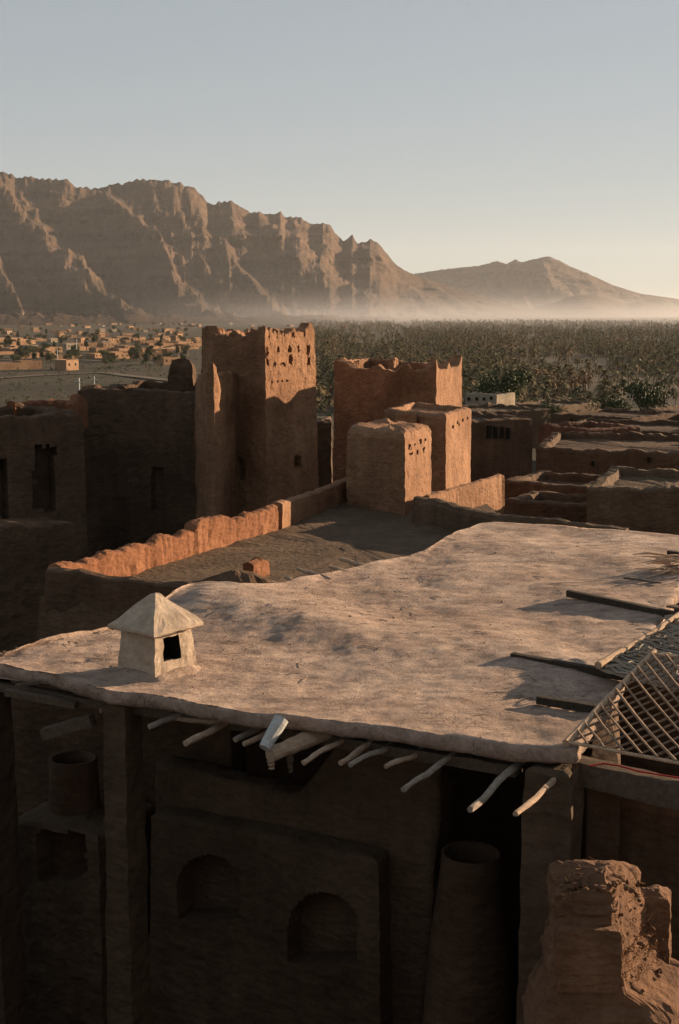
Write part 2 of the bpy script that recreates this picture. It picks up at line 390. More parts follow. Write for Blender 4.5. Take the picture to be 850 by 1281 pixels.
# mountains
CREST = [(-320, 236), (-200, 222), (-60, 210), (0, 214), (18, 216), (24, 222), (55, 222), (88, 224), (98, 233), (130, 235), (165, 227), (200, 222), (222, 229), (240, 233), (256, 242), (266, 257), (276, 251), (293, 251), (305, 260), (317, 266), (325, 263), (337, 269), (352, 264), (358, 272), (376, 271), (388, 279), (404, 278), (414, 282), (424, 297), (430, 301), (441, 294), (448, 304), (463, 299), (476, 306), (485, 318), (497, 333), (512, 340), (530, 348), (570, 360), (610, 372), (650, 385), (690, 389)]
def mountain(name, crest, px0, px1, n, D, W, hf, spur, amp, shear, m=130, rough=1.0, seed=0):
    bm = bmesh.new(); rows = []
    for i in range(n + 1):
        px = lerp(px0, px1, i / n); row = []; Dc = D(px); Hc = max(8, at_y(px, poly_at(crest, px), Dc).z)
        Wc = W * (0.35 + .65 * min(1, Hc / 450))
        for j in range(m + 1):
            v = j / m * 1.25
            Y = Dc - Wc * (1 - v)
            if v <= 1:
                s = px / spur + shear * poly_at(hf, v)
                def saw(x, sd_, fall=.3):
                    i_ = math.floor(x); f_ = x - i_; a0, a1 = [.45 + .75 * abs(noise.noise(Vector((k_ * 3.7 + .3, sd_, 1.5)))) * 1.6 for k_ in (i_, i_ + 1)]
                    pk = 1 - fall
                    return a1 * (f_ / pk) ** 1.3 if f_ < pk else a1 * (1 - (f_ - pk) / fall) ** .8
                wx = noise.noise(Vector((px * .011, v * 1.1, seed + 20))) * .55 + noise.noise(Vector((px * .05, v * 4, seed + 30))) * .14
                s1 = saw(s + wx, seed); s2 = saw(s * 2.7 + wx * 3 + .4 - v * 1.3, seed + 5, .4); s3 = abs(noise.noise(Vector((px * .11, v * 7, seed + 2))))
                gul = max(0, 1.0 - s1 * .85 - s2 * .28 * (.4 + .6 * sstep(.0, .6, v)) + s3 * .12)
                wv = (4 * v * (1 - v)) ** .8 * (.16 + .84 * sstep(.15, .55, v))
                z = Hc * (poly_at(hf, v) - amp * gul * wv * (.4 + .6 * v))
                z += Hc * .035 * rough * fbm(Vector((px * .06, v * 9, seed + 4)), 5) * min(1, wv * 1.5)
                z += Hc * .012 * math.sin(v * 60 + 3 * noise.noise(Vector((px * .02, 0, seed)))) * wv
            else: z = Hc * (1 - (v - 1) * 2.6)
            if v <= 1: Y -= (26 * noise.noise(Vector((px * .015, z * .03, seed))) + 30 * noise.noise(Vector((px * .02, z * .06, seed + 3)))) * min(1, wv * 2) * rough; z += Hc * .012 * noise.noise(Vector((px * .22, v * 22, seed))) * sstep(.9, 1, v) * rough * 1.7
            p = at_y(px, HOR, Y); row.append(bm.verts.new((p.x, p.y, z - 1.5)))
        rows.append(row)
    for a, b in zip(rows, rows[1:]):
        for j in range(m): bm.faces.new((a[j], b[j], b[j + 1], a[j + 1]))
    return tag(obj(name, bm, M['rock']), kind='structure')
HF = [(0, 0), (.2, .045), (.4, .12), (.55, .24), (.70, .45), (.80, .62), (.86, .74), (.89, .87), (.94, .94), (.96, .985), (1, 1)]
mountain('mountain_ridge', CREST, -320, 690, 520, lambda p: 6000 + 1.3 * p, 3300, HF, 105, .36, 1.6, 170, 1.2, 2.5)
FAR = [(430, 352), (500, 346), (520, 342), (560, 336), (600, 332), (622, 326), (632, 330), (645, 324), (651, 328), (662, 325), (685, 320), (699, 326), (712, 333), (735, 342), (765, 356), (800, 367), (850, 374), (930, 381), (990, 387)]
mountain('far_mountain', FAR, 430, 990, 260, lambda p: 11200, 2400, HF, 50, .24, 1.2, 90, .8, 8.1)
DOME = [(660, 387), (690, 379), (708, 372), (724, 369), (744, 369), (765, 374), (785, 380), (802, 377), (818, 379), (840, 385), (870, 387)]
HF2 = [(0, 0), (.2, .12), (.5, .5), (.8, .88), (1, 1)]
mountain('dome_hill', DOME, 655, 880, 120, lambda p: 7400, 1500, HF2, 60, .10, .4, 60, .5, 5.2)

# haze over the plain, and the mist lying along the foot of the mountains
def volume(name, x0, x1, y0, y1, z0, z1, dens, colr, aniso):
    bm = bmesh.new(); box(bm, ((x0 + x1) / 2, (y0 + y1) / 2, (z0 + z1) / 2), (x1 - x0, y1 - y0, z1 - z0))
    m = bpy.data.materials.new(name); m.use_nodes = True; t = m.node_tree; t.nodes.remove(t.nodes['Principled BSDF'])
    v = t.nodes.new('ShaderNodeVolumePrincipled'); v.inputs['Color'].default_value = (*colr, 1); v.inputs['Density'].default_value = dens; v.inputs['Anisotropy'].default_value = aniso
    t.links.new(v.outputs['Volume'], t.nodes['Material Output'].inputs['Volume'])
    return tag(obj(name, bm, m), kind='stuff')
volume('haze', -15500, 15500, -15500, 15500, -6, 720, 1.7e-5, (.92, .94, .96), .2)
mist = volume('mist', -3200, 5200, 850, 7600, -4, 150, 3e-4, (.84, .84, .88), .15)
_m = mist.data.materials[0]; t = _m.node_tree; v = next(n for n in t.nodes if n.type == 'PRINCIPLED_VOLUME')
gp = t.nodes.new('ShaderNodeNewGeometry'); sx = t.nodes.new('ShaderNodeSeparateXYZ'); t.links.new(gp.outputs['Position'], sx.inputs[0])
def rng(sock, a, b, c, d):
    n = t.nodes.new('ShaderNodeMapRange'); n.interpolation_type = 'SMOOTHSTEP'
    for k, x in enumerate((a, b, c, d)): n.inputs[k + 1].default_value = x
    t.links.new(sock, n.inputs[0]); return n.outputs[0]
low_ = rng(sx.outputs[2], 0, 145, 1, 0); low_ = maths(t, 'POWER', low_, 3.0)
lft = rng(maths(t, 'DIVIDE', sx.outputs[0], sx.outputs[1]), -.2, .04, 0, 1)
near_ = rng(sx.outputs[1], 900, 3300, 0, 1)
cl = noisetex(t, mapping(t, (.0007, .0004, .004)), 1.0, 2, .5)
t.links.new(maths(t, 'MULTIPLY', maths(t, 'MULTIPLY', maths(t, 'MULTIPLY', low_, lft), near_), maths(t, 'MULTIPLY', rng(cl, .3, .7, .4, 1.2), 2.0e-4)), v.inputs['Density'])

# ================================================================== FOREGROUND HOUSE WITH THE MUD ROOF
RZ = 25.4                                   # roof level
GZ = 18.9
FRONT = [(x, y - 20 - 8 * max(0, x) / 720) for x, y in [(-90, 834), (0, 853), (60, 866), (120, 886), (200, 897), (290, 916), (360, 927), (440, 936), (520, 948), (600, 960), (660, 967), (722, 972)]]
BACK = [(-92, 818), (0, 822), (60, 806), (140, 786), (190, 762), (240, 738), (262, 737), (300, 742), (332, 738), (420, 715), (500, 697), (535, 688), (570, 668), (600, 657), (625, 655), (700, 660), (780, 667), (890, 676)]
Fp = [at_z(*p, RZ) for p in FRONT]; Bp = [at_z(*p, RZ) for p in BACK]
def along(P, t):
    L = [0]
    for a, b in zip(P, P[1:]): L.append(L[-1] + (b - a).length)
    d = t * L[-1]
    for i in range(len(P) - 1):
        if d <= L[i + 1] + 1e-9: return lerp(P[i], P[i + 1], (d - L[i]) / (L[i + 1] - L[i]))
    return P[-1].copy()
house = thing('mud_house', at_z(400, 900, RZ) * 1.0 + Vector((0, 3, GZ - RZ)), 'mud house under a broad pale flat roof with pole ends sticking out', 'house')
bm = bmesh.new(); NU, NV = 190, 230; top = []; und = []
def roof_h(p, px, py, u, v):
    h = .055 * noise.noise(Vector((p.x * .45, p.y * .45, 1))) + .028 * noise.noise(Vector((p.x * 1.1, p.y * 1.0, 4))) + .016 * fbm(Vector((p.x * 2.4, p.y * 2.1, 7)), 4)
    h += .005 * fbm(Vector((p.x * 9, p.y * 8, 2)), 4)
    # the swell that runs across the roof, its far side falling into a shallow hollow
    cr = poly_at([(240, 750), (330, 758), (400, 778), (480, 800), (600, 806), (700, 830), (780, 862)], px)
    d = (py - cr) / 26
    h += .10 * math.exp(-d * d) * sstep(230, 330, px) * (1 - sstep(640, 780, px))
    h -= .07 * math.exp(-((d + 2.1) / 1.1) ** 2) * sstep(330, 450, px) * (1 - sstep(640, 780, px))
    h += .12 * math.exp(-((px - 262) / 45) ** 2 - ((py - 748) / 16) ** 2)
    e = min(v * 14, (1 - v) * 22, (1 - u) * 9, 3); h += .05 * math.exp(-e * 1.2)
    return h
for i in range(NU + 1):
    u = i / NU; f, b = along(Fp, u), along(Bp, u); rt, ru = [], []
    for j in range(NV + 1):
        v = j / NV; p = lerp(f, b, v ** 1.15); px, py = proj(p)
        jit = noise.noise_vector(Vector((p.x * 2.2, p.y * 2.2, 11))) * .05 + noise.noise_vector(Vector((p.x * 7, p.y * 7, 3))) * .025
        if j in (0, NV) or i in (0, NU): p = p + Vector((jit.x, jit.y, 0))
        rt.append(bm.verts.new((p.x, p.y, RZ + roof_h(p, px, py, u, v))))
    top.append(rt)
for a, b in zip(top, top[1:]):
    for j in range(NV): bm.faces.new((a[j], b[j], b[j + 1], a[j + 1]))
# rounded crumbling lip and underside
ring = [top[i][0] for i in range(NU + 1)] + [top[NU][j] for j in range(1, NV + 1)] + [top[i][NV] for i in range(NU - 1, -1, -1)] + [top[0][j] for j in range(NV - 1, 0, -1)]
cen = sum((v.co for v in ring), Vector()) / len(ring); last = ring
for off, dz in ((.02, -.03), (.03, -.075), (.025, -.13), (.0, -.175), (-.10, -.19)):
    cur = []
    for k, v in enumerate(ring):
        q = v.co; a, b = ring[k - 1].co, ring[(k + 1) % len(ring)].co; t = (b - a).to_2d()
        n = Vector((t.y, -t.x)).normalized() if t.length > 1e-6 else Vector((0, 0))
        s = noise.noise(Vector((q.x * 3, q.y * 3, dz * 8))) * .03 + noise.noise(Vector((q.x * 9, q.y * 9, dz * 20))) * .018
        o = n * (off + s) ; cur.append(bm.verts.new((q.x + o.x, q.y + o.y, q.z + dz + s * .6)))
    for k in range(len(ring)):
        l = (k + 1) % len(ring); bm.faces.new((last[k], cur[k], cur[l], last[l]))
    last = cur
bm.faces.new(last)
obj('roof', bm, M['roof'], house, smooth=True)

bm = bmesh.new(); rd = random.Random(5)      # clods, pebbles and straw scattered over the roof
for k in range(480):
    u, v = rd.random(), rd.random(); p = lerp(along(Fp, u), along(Bp, u), .03 + .94 * v); p.z = RZ + roof_h(p, *proj(p), u, v); r_ = rd.uniform(.003, .014) * (2 if rd.random() < .06 else 1)
    if rd.random() < .35:
        a = rd.uniform(0, 6.3); d = Vector((math.cos(a), math.sin(a), 0)) * rd.uniform(.03, .12); tube(bm, [p - d + Vector((0, 0, .008)), p + Vector((0, 0, .012)), p + d + Vector((0, 0, .008))], .004, 4)
    else:
        ic = bmesh.ops.create_icosphere(bm, subdivisions=1, radius=r_)
        for w_ in ic['verts']: w_.co = p + w_.co * rd.uniform(.7, 1.3) + Vector((0, 0, r_ * .3))
tag(obj('loose_clods', bm, M['roof'], house), kind='stuff')
# pillars, lintels, walls below the roof
e_dir = (Fp[-2] - Fp[2]).normalized(); e_dir.z = 0; e_dir.normalize(); n_in = Vector((-e_dir.y, e_dir.x, 0))
if n_in.y < 0: n_in = -n_in
UZ = RZ - .20
def pillar(x0, x1, ytop, depth, z0=GZ, **k):
    a, b = at_z(x0, ytop, UZ), at_z(x1, ytop, UZ); a, b = a + n_in * .12, b + n_in * .12
    b = a + e_dir * (b - a).dot(e_dir)
    return block([a, b, b + n_in * depth, a + n_in * depth], z0, UZ + .012, taper=.008, step=.09, vstep=.14, rnd=.03, amp=.02, freq=2.2, **k)
obj('pillar', pillar(114, 163, 884, .45, seed=1), M['adobe_smooth'], house)
obj('pillar', pillar(643, 726, 968, .55, seed=2), M['adobe_smooth'], house)
obj('pillar', pillar(-70, 6, 846, .5, seed=3), M['adobe_smooth'], house)
P0 = at_z(300, 917, UZ)
def on_front(px, inset, z): 
    q = at_plane(px, 940, P0 + n_in * inset, n_in); return Vector((q.x, q.y, z))
obj('lintel', beam(on_front(-60, .4, UZ - .06), on_front(150, .4, UZ - .06), .16, .10, .012), M['timber'], house)
obj('lintel', beam(on_front(150, .5, UZ - .07), on_front(650, .5, UZ - .07), .2, .12, .014, 20), M['timber'], house)
# plank ends over the left bay
for (a, b, s) in (((8, 866), (96, 882), .10), ((20, 858), (52, 853), .05), ((55, 918), (116, 900), .17)):
    pa = at_plane(*a, P0 + n_in * .05, n_in); pb = at_plane(*b, P0 + n_in * .25, n_in)
    obj('plank', beam(pa, pb, s, s * .8, .01), M['timber'], house)
def plane_wall(pts, inset, thick, mat, name, seed=0, res=.22, amp=.03):
    P = P0 + n_in * inset; bm = bmesh.new(); vs = []
    for q in pts:
        if len(q) == 3: p = at_plane(q[0], 900, P, n_in); p.z = q[2]
        else: p = at_plane(*q, P, n_in)
        vs.append(bm.verts.new(p))
    f = bm.faces.new(vs); r = bmesh.ops.extrude_face_region(bm, geom=[f])
    bmesh.ops.translate(bm, verts=[g for g in r['geom'] if isinstance(g, bmesh.types.BMVert)], vec=n_in * thick)
    bmesh.ops.triangulate(bm, faces=bm.faces[:])
    for _ in range(5):
        es = [e for e in bm.edges if e.calc_length() > res]
        if not es: break
        bmesh.ops.subdivide_edges(bm, edges=es, cuts=1); bmesh.ops.triangulate(bm, faces=bm.faces[:])
    disp(bm, amp, 1.4, seed); return obj(name, bm, mat, house, smooth=True)
def arch(cx, w_, apex, foot, n=14):
    r = w_ / 2; out = [(cx - r, foot)]
    for k in range(n + 1):
        a = math.pi - math.pi * k / n; out.append((cx + r * math.cos(a) + 5 * math.cos(a * .5), apex + r * (1 - math.sin(a))))
    return out + [(cx + r + 6, foot)]
la, lb = at_plane(178, 1008, P0 + n_in * 1.55, n_in), at_plane(480, 1086, P0 + n_in * 1.55, n_in)
bm = block([la, lb, lb + n_in * 1.9, la + n_in * 1.9], GZ, (la.z + lb.z) / 2, taper=.012, step=.032, vstep=.032, rnd=.09, amp=.02, freq=1.5, seed=3, top=lambda x, y, u: 0)
recess(bm, [(222, 1069, 300, 1150, 1), (360, 1116, 448, 1205, 1)], 1.6)
obj('arcade_wall', bm, M['adobe_smooth'], house)
up = [(195, 953), (222, 960), (300, 979), (370, 996), (392, 972), (425, 930), (556, 930), (530, 1300), (195, 1300)]
plane_wall(up, 1.95, .4, M['adobe_soil'], 'wall', 5)
plane_wall([(-150, 1400), (-150, 885, 24.5), (60, 900, 24.75), (200, 930, UZ - .01), (290, 930, UZ - .01), (290, 1400)], 2.8, .4, M['adobe_shade'], 'wall', 16, .4)
plane_wall([(230, 1400), (230, 885, UZ - .01), (760, 930, UZ - .01), (760, 1400)], 5.2, .4, M['adobe_shade'], 'wall', 6, .5)
ja, jb = at_plane(8, 1022, P0 + n_in * 1.2, n_in), at_plane(124, 1040, P0 + n_in * 1.2, n_in)
bm = block([ja, jb, jb + n_in * 1.5, ja + n_in * 1.5], GZ, ja.z, taper=.006, step=.07, vstep=.07, rnd=.1, amp=.03, freq=1.6, seed=8)
recess(bm, [(46, 1040, 108, 1105)], 1.0); obj('wall', bm, M['adobe_smooth'], house)
a_, b_ = on_front(735, .7, 0), on_front(735, 5.4, 0)
obj('wall', block([a_, a_ + e_dir * .4, b_ + e_dir * .4, b_], GZ, UZ, taper=.003, seed=14, amp=.02), M['adobe_shade'], house)  # side wall added to keep low sun out of the court
# right wing under the lattice: wall and edge timber
wA = at_z(738, 985, 25.05); 
for pth in ([(wA.x + .2, wA.y + .75, 24.9), (wA.x + 6.5, wA.y - 2.6, 24.9)], [(wA.x + 6.5, wA.y - 2.6, 25.6), (wA.x + 8.6, wA.y + 4, 25.6), (wA.x + 9.5, wA.y + 9, 25.6)]):  # second path: unseen wall added to block sun from the right
    obj('wall', wall_path(pth, .4, GZ, .4, .4, .03, 1.2, 4, .06), M['adobe_shade'], house)
q = at_z(792, 846, 25.1)
obj('wall', wall_path([(q.x - .6, q.y + .1, 25.05), (q.x + 2, q.y - .2, 25.1), (q.x + 8, q.y - .6, 25.1)], .4, GZ, .3, .4, .03, 1.2, 24, .05), M['adobe_shade'], house)  # dark wall added to blacken the opening behind the lattice
obj('edge_beam', beam(at_z(716, 962, 25.12), at_z(930, 1012, 25.12), .24, .26, .018, 14), M['timber'], house)
# roof poles
FPOL = [((180, 874), (126, 889), 9), ((204, 884), (172, 889), 8), ((228, 893), (187, 909), 9), ((256, 900), (216, 898), 8), ((276, 906), (232, 930), 10), ((318, 914), (294, 926), 9), ((342, 917), (305, 931), 8), ((418, 931), (380, 954), 8),
        ((450, 938), (426, 954), 9), ((478, 938), (438, 957), 8), ((515, 944), (482, 959), 8), ((556, 953), (505, 988), 9), ((640, 964), (588, 1012), 10), ((700, 970), (645, 1018), 9)]
for a, b, wd in FPOL:
    z = RZ - .25; pa, pb = at_z(*a, z), at_z(*b, z - .04); r = wd * pa.y / F / 2
    obj('roof_pole', log_bm(pa + (pa - pb).normalized() * .45, pb, r * 1.05, r * .8, 10, 10, .05, .14), M[random.choice(('pole', 'pole_grey', 'pole_brown', 'pole'))], house)
for a, b, wd in (((415, 726), (372, 711), 5), ((438, 717), (412, 708), 5), ((464, 711), (425, 699), 6), ((358, 738), (340, 728), 5), ((376, 733), (357, 722), 5)):
    pa, pb = at_z(*a, RZ - .05), at_z(*b, RZ + .06); r = wd * 1.1 * pa.y / F / 2
    obj('roof_pole', log_bm(pa, pb, r, r * .8, bend=.03), M['pole'], house)
pa = at_z(392, 922, RZ - .2); pb = at_z(338, 944, RZ - .27)
obj('log', log_bm(pa + (pa - pb) * .3, pb, .105, .085, 12, 8, .02), M['pole'], house)
pa = at_y(350, 904, pb.y + .05); obj('water_spout', log_bm(pa + Vector((.02, .05, .03)), at_y(331, 936, pb.y - .12), .09, .065, 12, 6, .01, .04), M['grey_wood'], house)
obj('prop', log_bm(at_y(338, 943, pb.y + .1), at_y(340, 962, pb.y + .12), .05, .04, 8, 4, .03), M['pole'], house)
obj('prop', log_bm(at_y(362, 940, pb.y + .2), at_y(364, 966, pb.y + .2), .05, .03, 8, 4, .03), M['timber'], house)

# big clay jars under the roof
def clay_jar(px, ptop, Y, r_top, r_bot, label):
    c = at_y(px, ptop, Y); bm = bmesh.new(); H = c.z - GZ; rings = []
    prof = [(r_bot, 0), (r_bot * 1.03, .15), (lerp(r_bot, r_top, .25), .45), (lerp(r_bot, r_top, .55), .75), (r_top * 1.02, .95), (r_top, 1), (r_top * .88, 1.0), (r_top * .82, .93), (r_top * .82, .7), (.05, .68)]
    for r, f in prof: rings.append([Vector((c.x + r * math.cos(k * math.pi / 16), c.y + r * math.sin(k * math.pi / 16), GZ + H * f)) for k in range(32)])
    loft(bm, rings, cap_first=True); disp(bm, .02, 1.6, px)
    tag(obj('clay_jar', bm, M['adobe_shade'], smooth=True), label, 'clay jar', 'tall clay storage jars under the roof')
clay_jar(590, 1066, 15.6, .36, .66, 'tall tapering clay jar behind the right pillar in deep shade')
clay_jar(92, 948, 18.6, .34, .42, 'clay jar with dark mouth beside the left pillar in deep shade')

# ------------------------------------------------------------------ the roof vent
def roof_vent():
    c = at_z(197, 838, RZ + .02); t = thing('roof_vent', c, 'small mud roof vent with pyramid cap and square dark opening', 'roof vent')
    ang = R(42); X = Vector((math.cos(ang), math.sin(ang), 0)); Y = Vector((-math.sin(ang), math.cos(ang), 0))
    # right face normal points right and towards the camera, left face normal left and towards it
    u = Vector((math.cos(R(-40)), math.sin(R(-40)), 0)); v = Vector((-u.y, u.x, 0))       # u = right-face normal, v = away
    a = .335; Hh = .56
    corners = [(-1, -1), (1, -1), (1, 1), (-1, 1)]
    bm = bmesh.new(); n = 14; rings = []
    for j in range(13):
        f = j / 12; s = a * (1.1 - .16 * f); ring = []
        for i in range(4):
            p, q = corners[i], corners[(i + 1) % 4]
            for k in range(n):
                x = lerp(p[0], q[0], k / n) * s; y = lerp(p[1], q[1], k / n) * s; ring.append(c + u * x + v * y + Vector((0, 0, -.06 + (Hh + .06) * f)))
        rings.append(ring)
    loft(bm, rings, cap_last=True); bm.normal_update()
    bm.faces.ensure_lookup_table()          # square hole in the sunny face
    fs = [bm.faces[j_ * 4 * n + n + k_] for j_ in range(5, 11) for k_ in range(3, 9)]
    r = bmesh.ops.extrude_face_region(bm, geom=fs); nv_ = [g for g in r['geom'] if isinstance(g, bmesh.types.BMVert)]
    bmesh.ops.translate(bm, verts=nv_, vec=-u * .5)
    for g in nv_:
        for lf in g.link_faces: lf.material_index = 1  # sides and back of the hole coloured black as shade
    bmesh.ops.delete(bm, geom=[f for f in fs if f.is_valid], context='FACES_ONLY'); bm.normal_update()
    disp(bm, .018, 3.5, 2); disp(bm, .006, 12, 2)
    obj('body', bm, [M['lime'], M['dark_void']], t)
    bm = bmesh.new(); rings = []; n = 12
    for s, z in ((.41, -.025), (.435, -.005), (.43, .03), (.36, .10), (.28, .18), (.19, .275), (.105, .36), (.05, .415), (.015, .43)):
        ring = []
        for i in range(4):
            p, q = corners[i], corners[(i + 1) % 4]
            for k in range(n):
                x = lerp(p[0], q[0], k / n) * s; y = lerp(p[1], q[1], k / n) * s
                ring.append(c + u * x + v * y + Vector((0, 0, Hh + .03 + z)))
        rings.append(ring)
    loft(bm, rings, cap_first=True); disp(bm, .02, 3.2, 4); disp(bm, .006, 12, 4)
    obj('cap', bm, M['lime'], t)
    for k, (x0, x1, y) in enumerate(((-.42, .42, -.37), (-.41, .41, -.05), (-.40, .40, .33))):
        z = Vector((0, 0, Hh + .01)); obj('eave_pole', log_bm(c + u * y + v * x0 + z, c + u * y + v * x1 + z, .024, .02, 8, 6, .02), M['timber'], t)
    z = Vector((0, 0, Hh - .005)); obj('eave_pole', log_bm(c + u * -.50 + v * -.26 + z, c + u * .3 + v * -.28 + z, .03, .026, 8, 6, .02), M['timber'], t)
    # mud fillet swept up round its foot
    bm = bmesh.new(); rings = []
    for s, z in ((.54, -.05), (.47, .015), (.40, .05), (.35, .085), (.33, .06)):
        rings.append([c + (u * math.copysign(abs(math.cos(w_)) ** .5, math.cos(w_)) + v * math.copysign(abs(math.sin(w_)) ** .5, math.sin(w_))) * s + Vector((0, 0, z)) for w_ in [k * math.pi / 20 for k in range(40)]])
    loft(bm, rings, cap_last=False); disp(bm, .022, 6, 9); obj('foot', bm, M['roof'], t, smooth=True)
roof_vent()

# ------------------------------------------------------------------ timbers, lattice, mat and brushwood on the roof
BE = [((711, 742), (850, 771), .105, 'dark squared timber highest on the roof, its end under the brushwood'),
      ((641, 821), (800, 849), .10, 'longest dark squared timber on the roof, running under the reed mat'),
      ((673, 875), (760, 889), .09, 'short dark squared timber nearest the roof front, running under the cane lattice'),
      ((836, 692), (900, 701), .10, 'dark timber end at the right above the brushwood')]
for a, b, s, lab in BE:
    pa, pb = at_z(*a, RZ + .085), at_z(*b, RZ + .085)
    tag(obj('timber_beam', beam(pa, pb, s, s, .006, 10), M['timber_dark']), lab, 'timber', 'dark timbers lying on the mud roof')
tag(obj('stick', log_bm(at_z(781, 723, RZ + .07), at_z(828, 729, RZ + .09), .018, .012, 6), M['timber']), 'thin dark stick lying on the roof left of the brushwood', 'stick')

# cane lattice
Pq, Qq, Rq, Sq = at_z(709, 928, 25.52), at_z(815, 818, 26.0), at_z(925, 968, 25.42), at_z(985, 838, 25.95)
def patch(u, v):            # u: from the left rim to the right, v: from the front rim to the back
    p = lerp(lerp(Pq, Rq, u), lerp(Qq, Sq, u), v); p.z -= .02 * math.sin(math.pi * u) * math.sin(math.pi * v) * 1.0
    p = p + (n_in * -.01) * math.sin(math.pi * u) * (1 - v); return p
lat = thing('cane_lattice', lerp(Pq, Sq, .5) - Vector((0, 0, .4)), 'sagging cane lattice with bare pole rim over a dark opening', 'lattice')
obj('rim_pole', log_bm(patch(0, -.01), patch(0, 1.04), .042, .03, 9, 12, .05), M['cane'], lat)
bm = bmesh.new(); tube(bm, [patch(k / 14, 0) for k in range(15)], .02, 7, .1); obj('rim_pole', bm, M['cane'], lat)
bm = bmesh.new(); tube(bm, [patch(k / 14, 1) for k in range(15)], .02, 7, .1); obj('rim_pole', bm, M['cane'], lat)
bm = bmesh.new()
def slat(u0, v0, u1, v1, r, dz):
    if u1 <= u0: return
    ts = [k / 10 for k in range(11)]; sdv = random.random() * 30
    tube(bm, [patch(lerp(u0, u1, t), lerp(v0, v1, t)) + Vector((0, 0, dz)) + noise.noise_vector(Vector((t * 2, sdv, 1))) * .012 for t in ts], r, 5, .12)
for k in range(-17, 15):    # falling slats
    c0 = k / 9.5 + random.uniform(-.012, .012)        # v = 1 - (u - c0) * 1.35
    u0 = max(0, c0); v0 = 1 - (u0 - c0) * .85
    if v0 < 0: continue
    u1 = min(1, c0 + 1 / .85); v1 = 1 - (u1 - c0) * .85
    slat(u0, v0, u1, v1, random.uniform(.013, .02), .018)
for k in range(-19, 14):    # rising slats
    c0 = k / 8.2 + random.uniform(-.012, .012)     # v = c0 + u*.75
    u0 = max(0, -c0 / 1.5); v0 = c0 + u0 * 1.5
    if u0 >= 1 or v0 > 1: continue
    u1 = min(1, (1 - c0) / 1.5); v1 = c0 + u1 * 1.5
    slat(u0, v0, u1, v1, random.uniform(.011, .016), -.012)
obj('slats', bm, M['cane_dark'], lat)

# reed mat
A_, B_, C_, D_ = at_z(751, 834, 25.62), at_z(862, 764, 25.9), at_z(870, 866, 25.62), at_z(985, 790, 25.9)
mat = thing('reed_mat', lerp(A_, D_, .5) - Vector((0, 0, .3)), 'ragged reed mat edged by a pale pole behind the lattice', 'mat')
def mp(u, v):
    p = lerp(lerp(A_, C_, u), lerp(B_, D_, u), v); p.z += .035 * fbm(Vector((u * 6, v * 6, 1))) ; return p
obj('rim_pole', log_bm(mp(0, -.02) + Vector((0, 0, .03)), mp(0, 1.05) + Vector((0, 0, .03)), .05, .035, 9, 10, .04), M['cane'], mat)
bm = bmesh.new()
for k in range(70):
    v = k / 70 + random.uniform(-.01, .01); u0 = random.uniform(-.02, .1); u1 = random.uniform(.85, 1); sdv = random.random() * 9
    tube(bm, [mp(lerp(u0, u1, t / 9), v + .05 * noise.noise(Vector((t * .4, sdv, 3)))) + Vector((0, 0, random.uniform(-.015, .025))) for t in range(10)], random.uniform(.008, .016), 4, .15)
for k in range(150):
    u, v = random.random(), random.random(); p = mp(u, v); d = Vector((random.uniform(-1, 1), random.uniform(-.6, .6), random.uniform(.0, .25))).normalized() * random.uniform(.1, .3)
    tube(bm, [p + Vector((0, 0, .02)), p + d * .5 + Vector((0, 0, .035)), p + d], random.uniform(.006, .013), 4)
obj('reeds', bm, M['reed'], mat)
bm = bmesh.new(); rows_ = [[bm.verts.new(mp(i / 20, j / 20) - Vector((0, 0, .02))) for i in range(21)] for j in range(21)]
for j in range(20):
    for i in range(20): bm.faces.new((rows_[j][i], rows_[j][i + 1], rows_[j + 1][i + 1], rows_[j + 1][i]))
r = bmesh.ops.extrude_face_region(bm, geom=bm.faces[:]); bmesh.ops.translate(bm, verts=[g for g in r['geom'] if isinstance(g, bmesh.types.BMVert)], vec=(0, 0, -.03))
obj('backing', bm, M['reed'], mat)

# brushwood
bw = at_z(845, 716, RZ + .05); pile = thing('brushwood_pile', bw, 'pile of pale brushwood sticks at the right edge of the roof', 'brushwood')
bm = bmesh.new()
for k in range(85):
    b0 = bw + Vector((random.uniform(-.1, 1.0), random.uniform(-.3, .45), random.uniform(.02, .26))); d = Vector((random.uniform(-1, -.5), random.uniform(-.75, .1), random.uniform(-.12, .12))).normalized()
    L = random.uniform(.25, .75); tube(bm, [b0, b0 + d * L * .5 + noise.noise_vector(b0 * 9) * .05, b0 + d * L], [random.uniform(.012, .022)] * 2 + [.006], 5, .1)
obj('sticks', bm, M['cane'], pile)
# a broken board at the edge of the mat
tag(obj('board', beam(at_z(838, 758, RZ + .16), at_z(905, 770, RZ + .2), .16, .03, .006), M['timber']), 'brown board by the right frame edge under the brushwood', 'board')
# red cord along the edge timber
bm = bmesh.new(); tube(bm, [at_z(x, y, 25.275) for x, y in ((738, 958), (755, 955), (775, 958), (800, 965), (830, 970), (870, 976), (920, 990))], .010, 6)
tag(obj('red_cord', bm, M['red_cord']), 'thin red cord lying along the timber below the lattice', 'cord')

# the house the picture is taken from, and an unseen block added on the left to shade the court
b0 = block([(-13, -9), (12, -9), (12, 7.45), (-13, 7.45)], GZ - .5, 25.45, step=.6, vstep=.6, wall=.5, dip=.3, seed=51)
tag(obj('mud_house', b0, M['adobe_soil']), 'mud house on whose roof edge the straw and mud stub stands', 'house')
b0 = block([(-13, 9.5), (-6.2, 9.5), (-6.2, 13.2), (-13, 15.5)], GZ - .5, 25.2, step=.5, vstep=.5, wall=.5, dip=.3, seed=52)
tag(obj('mud_house', b0, M['adobe_soil']), 'unseen mud house added at the far left to shade the court', 'house')

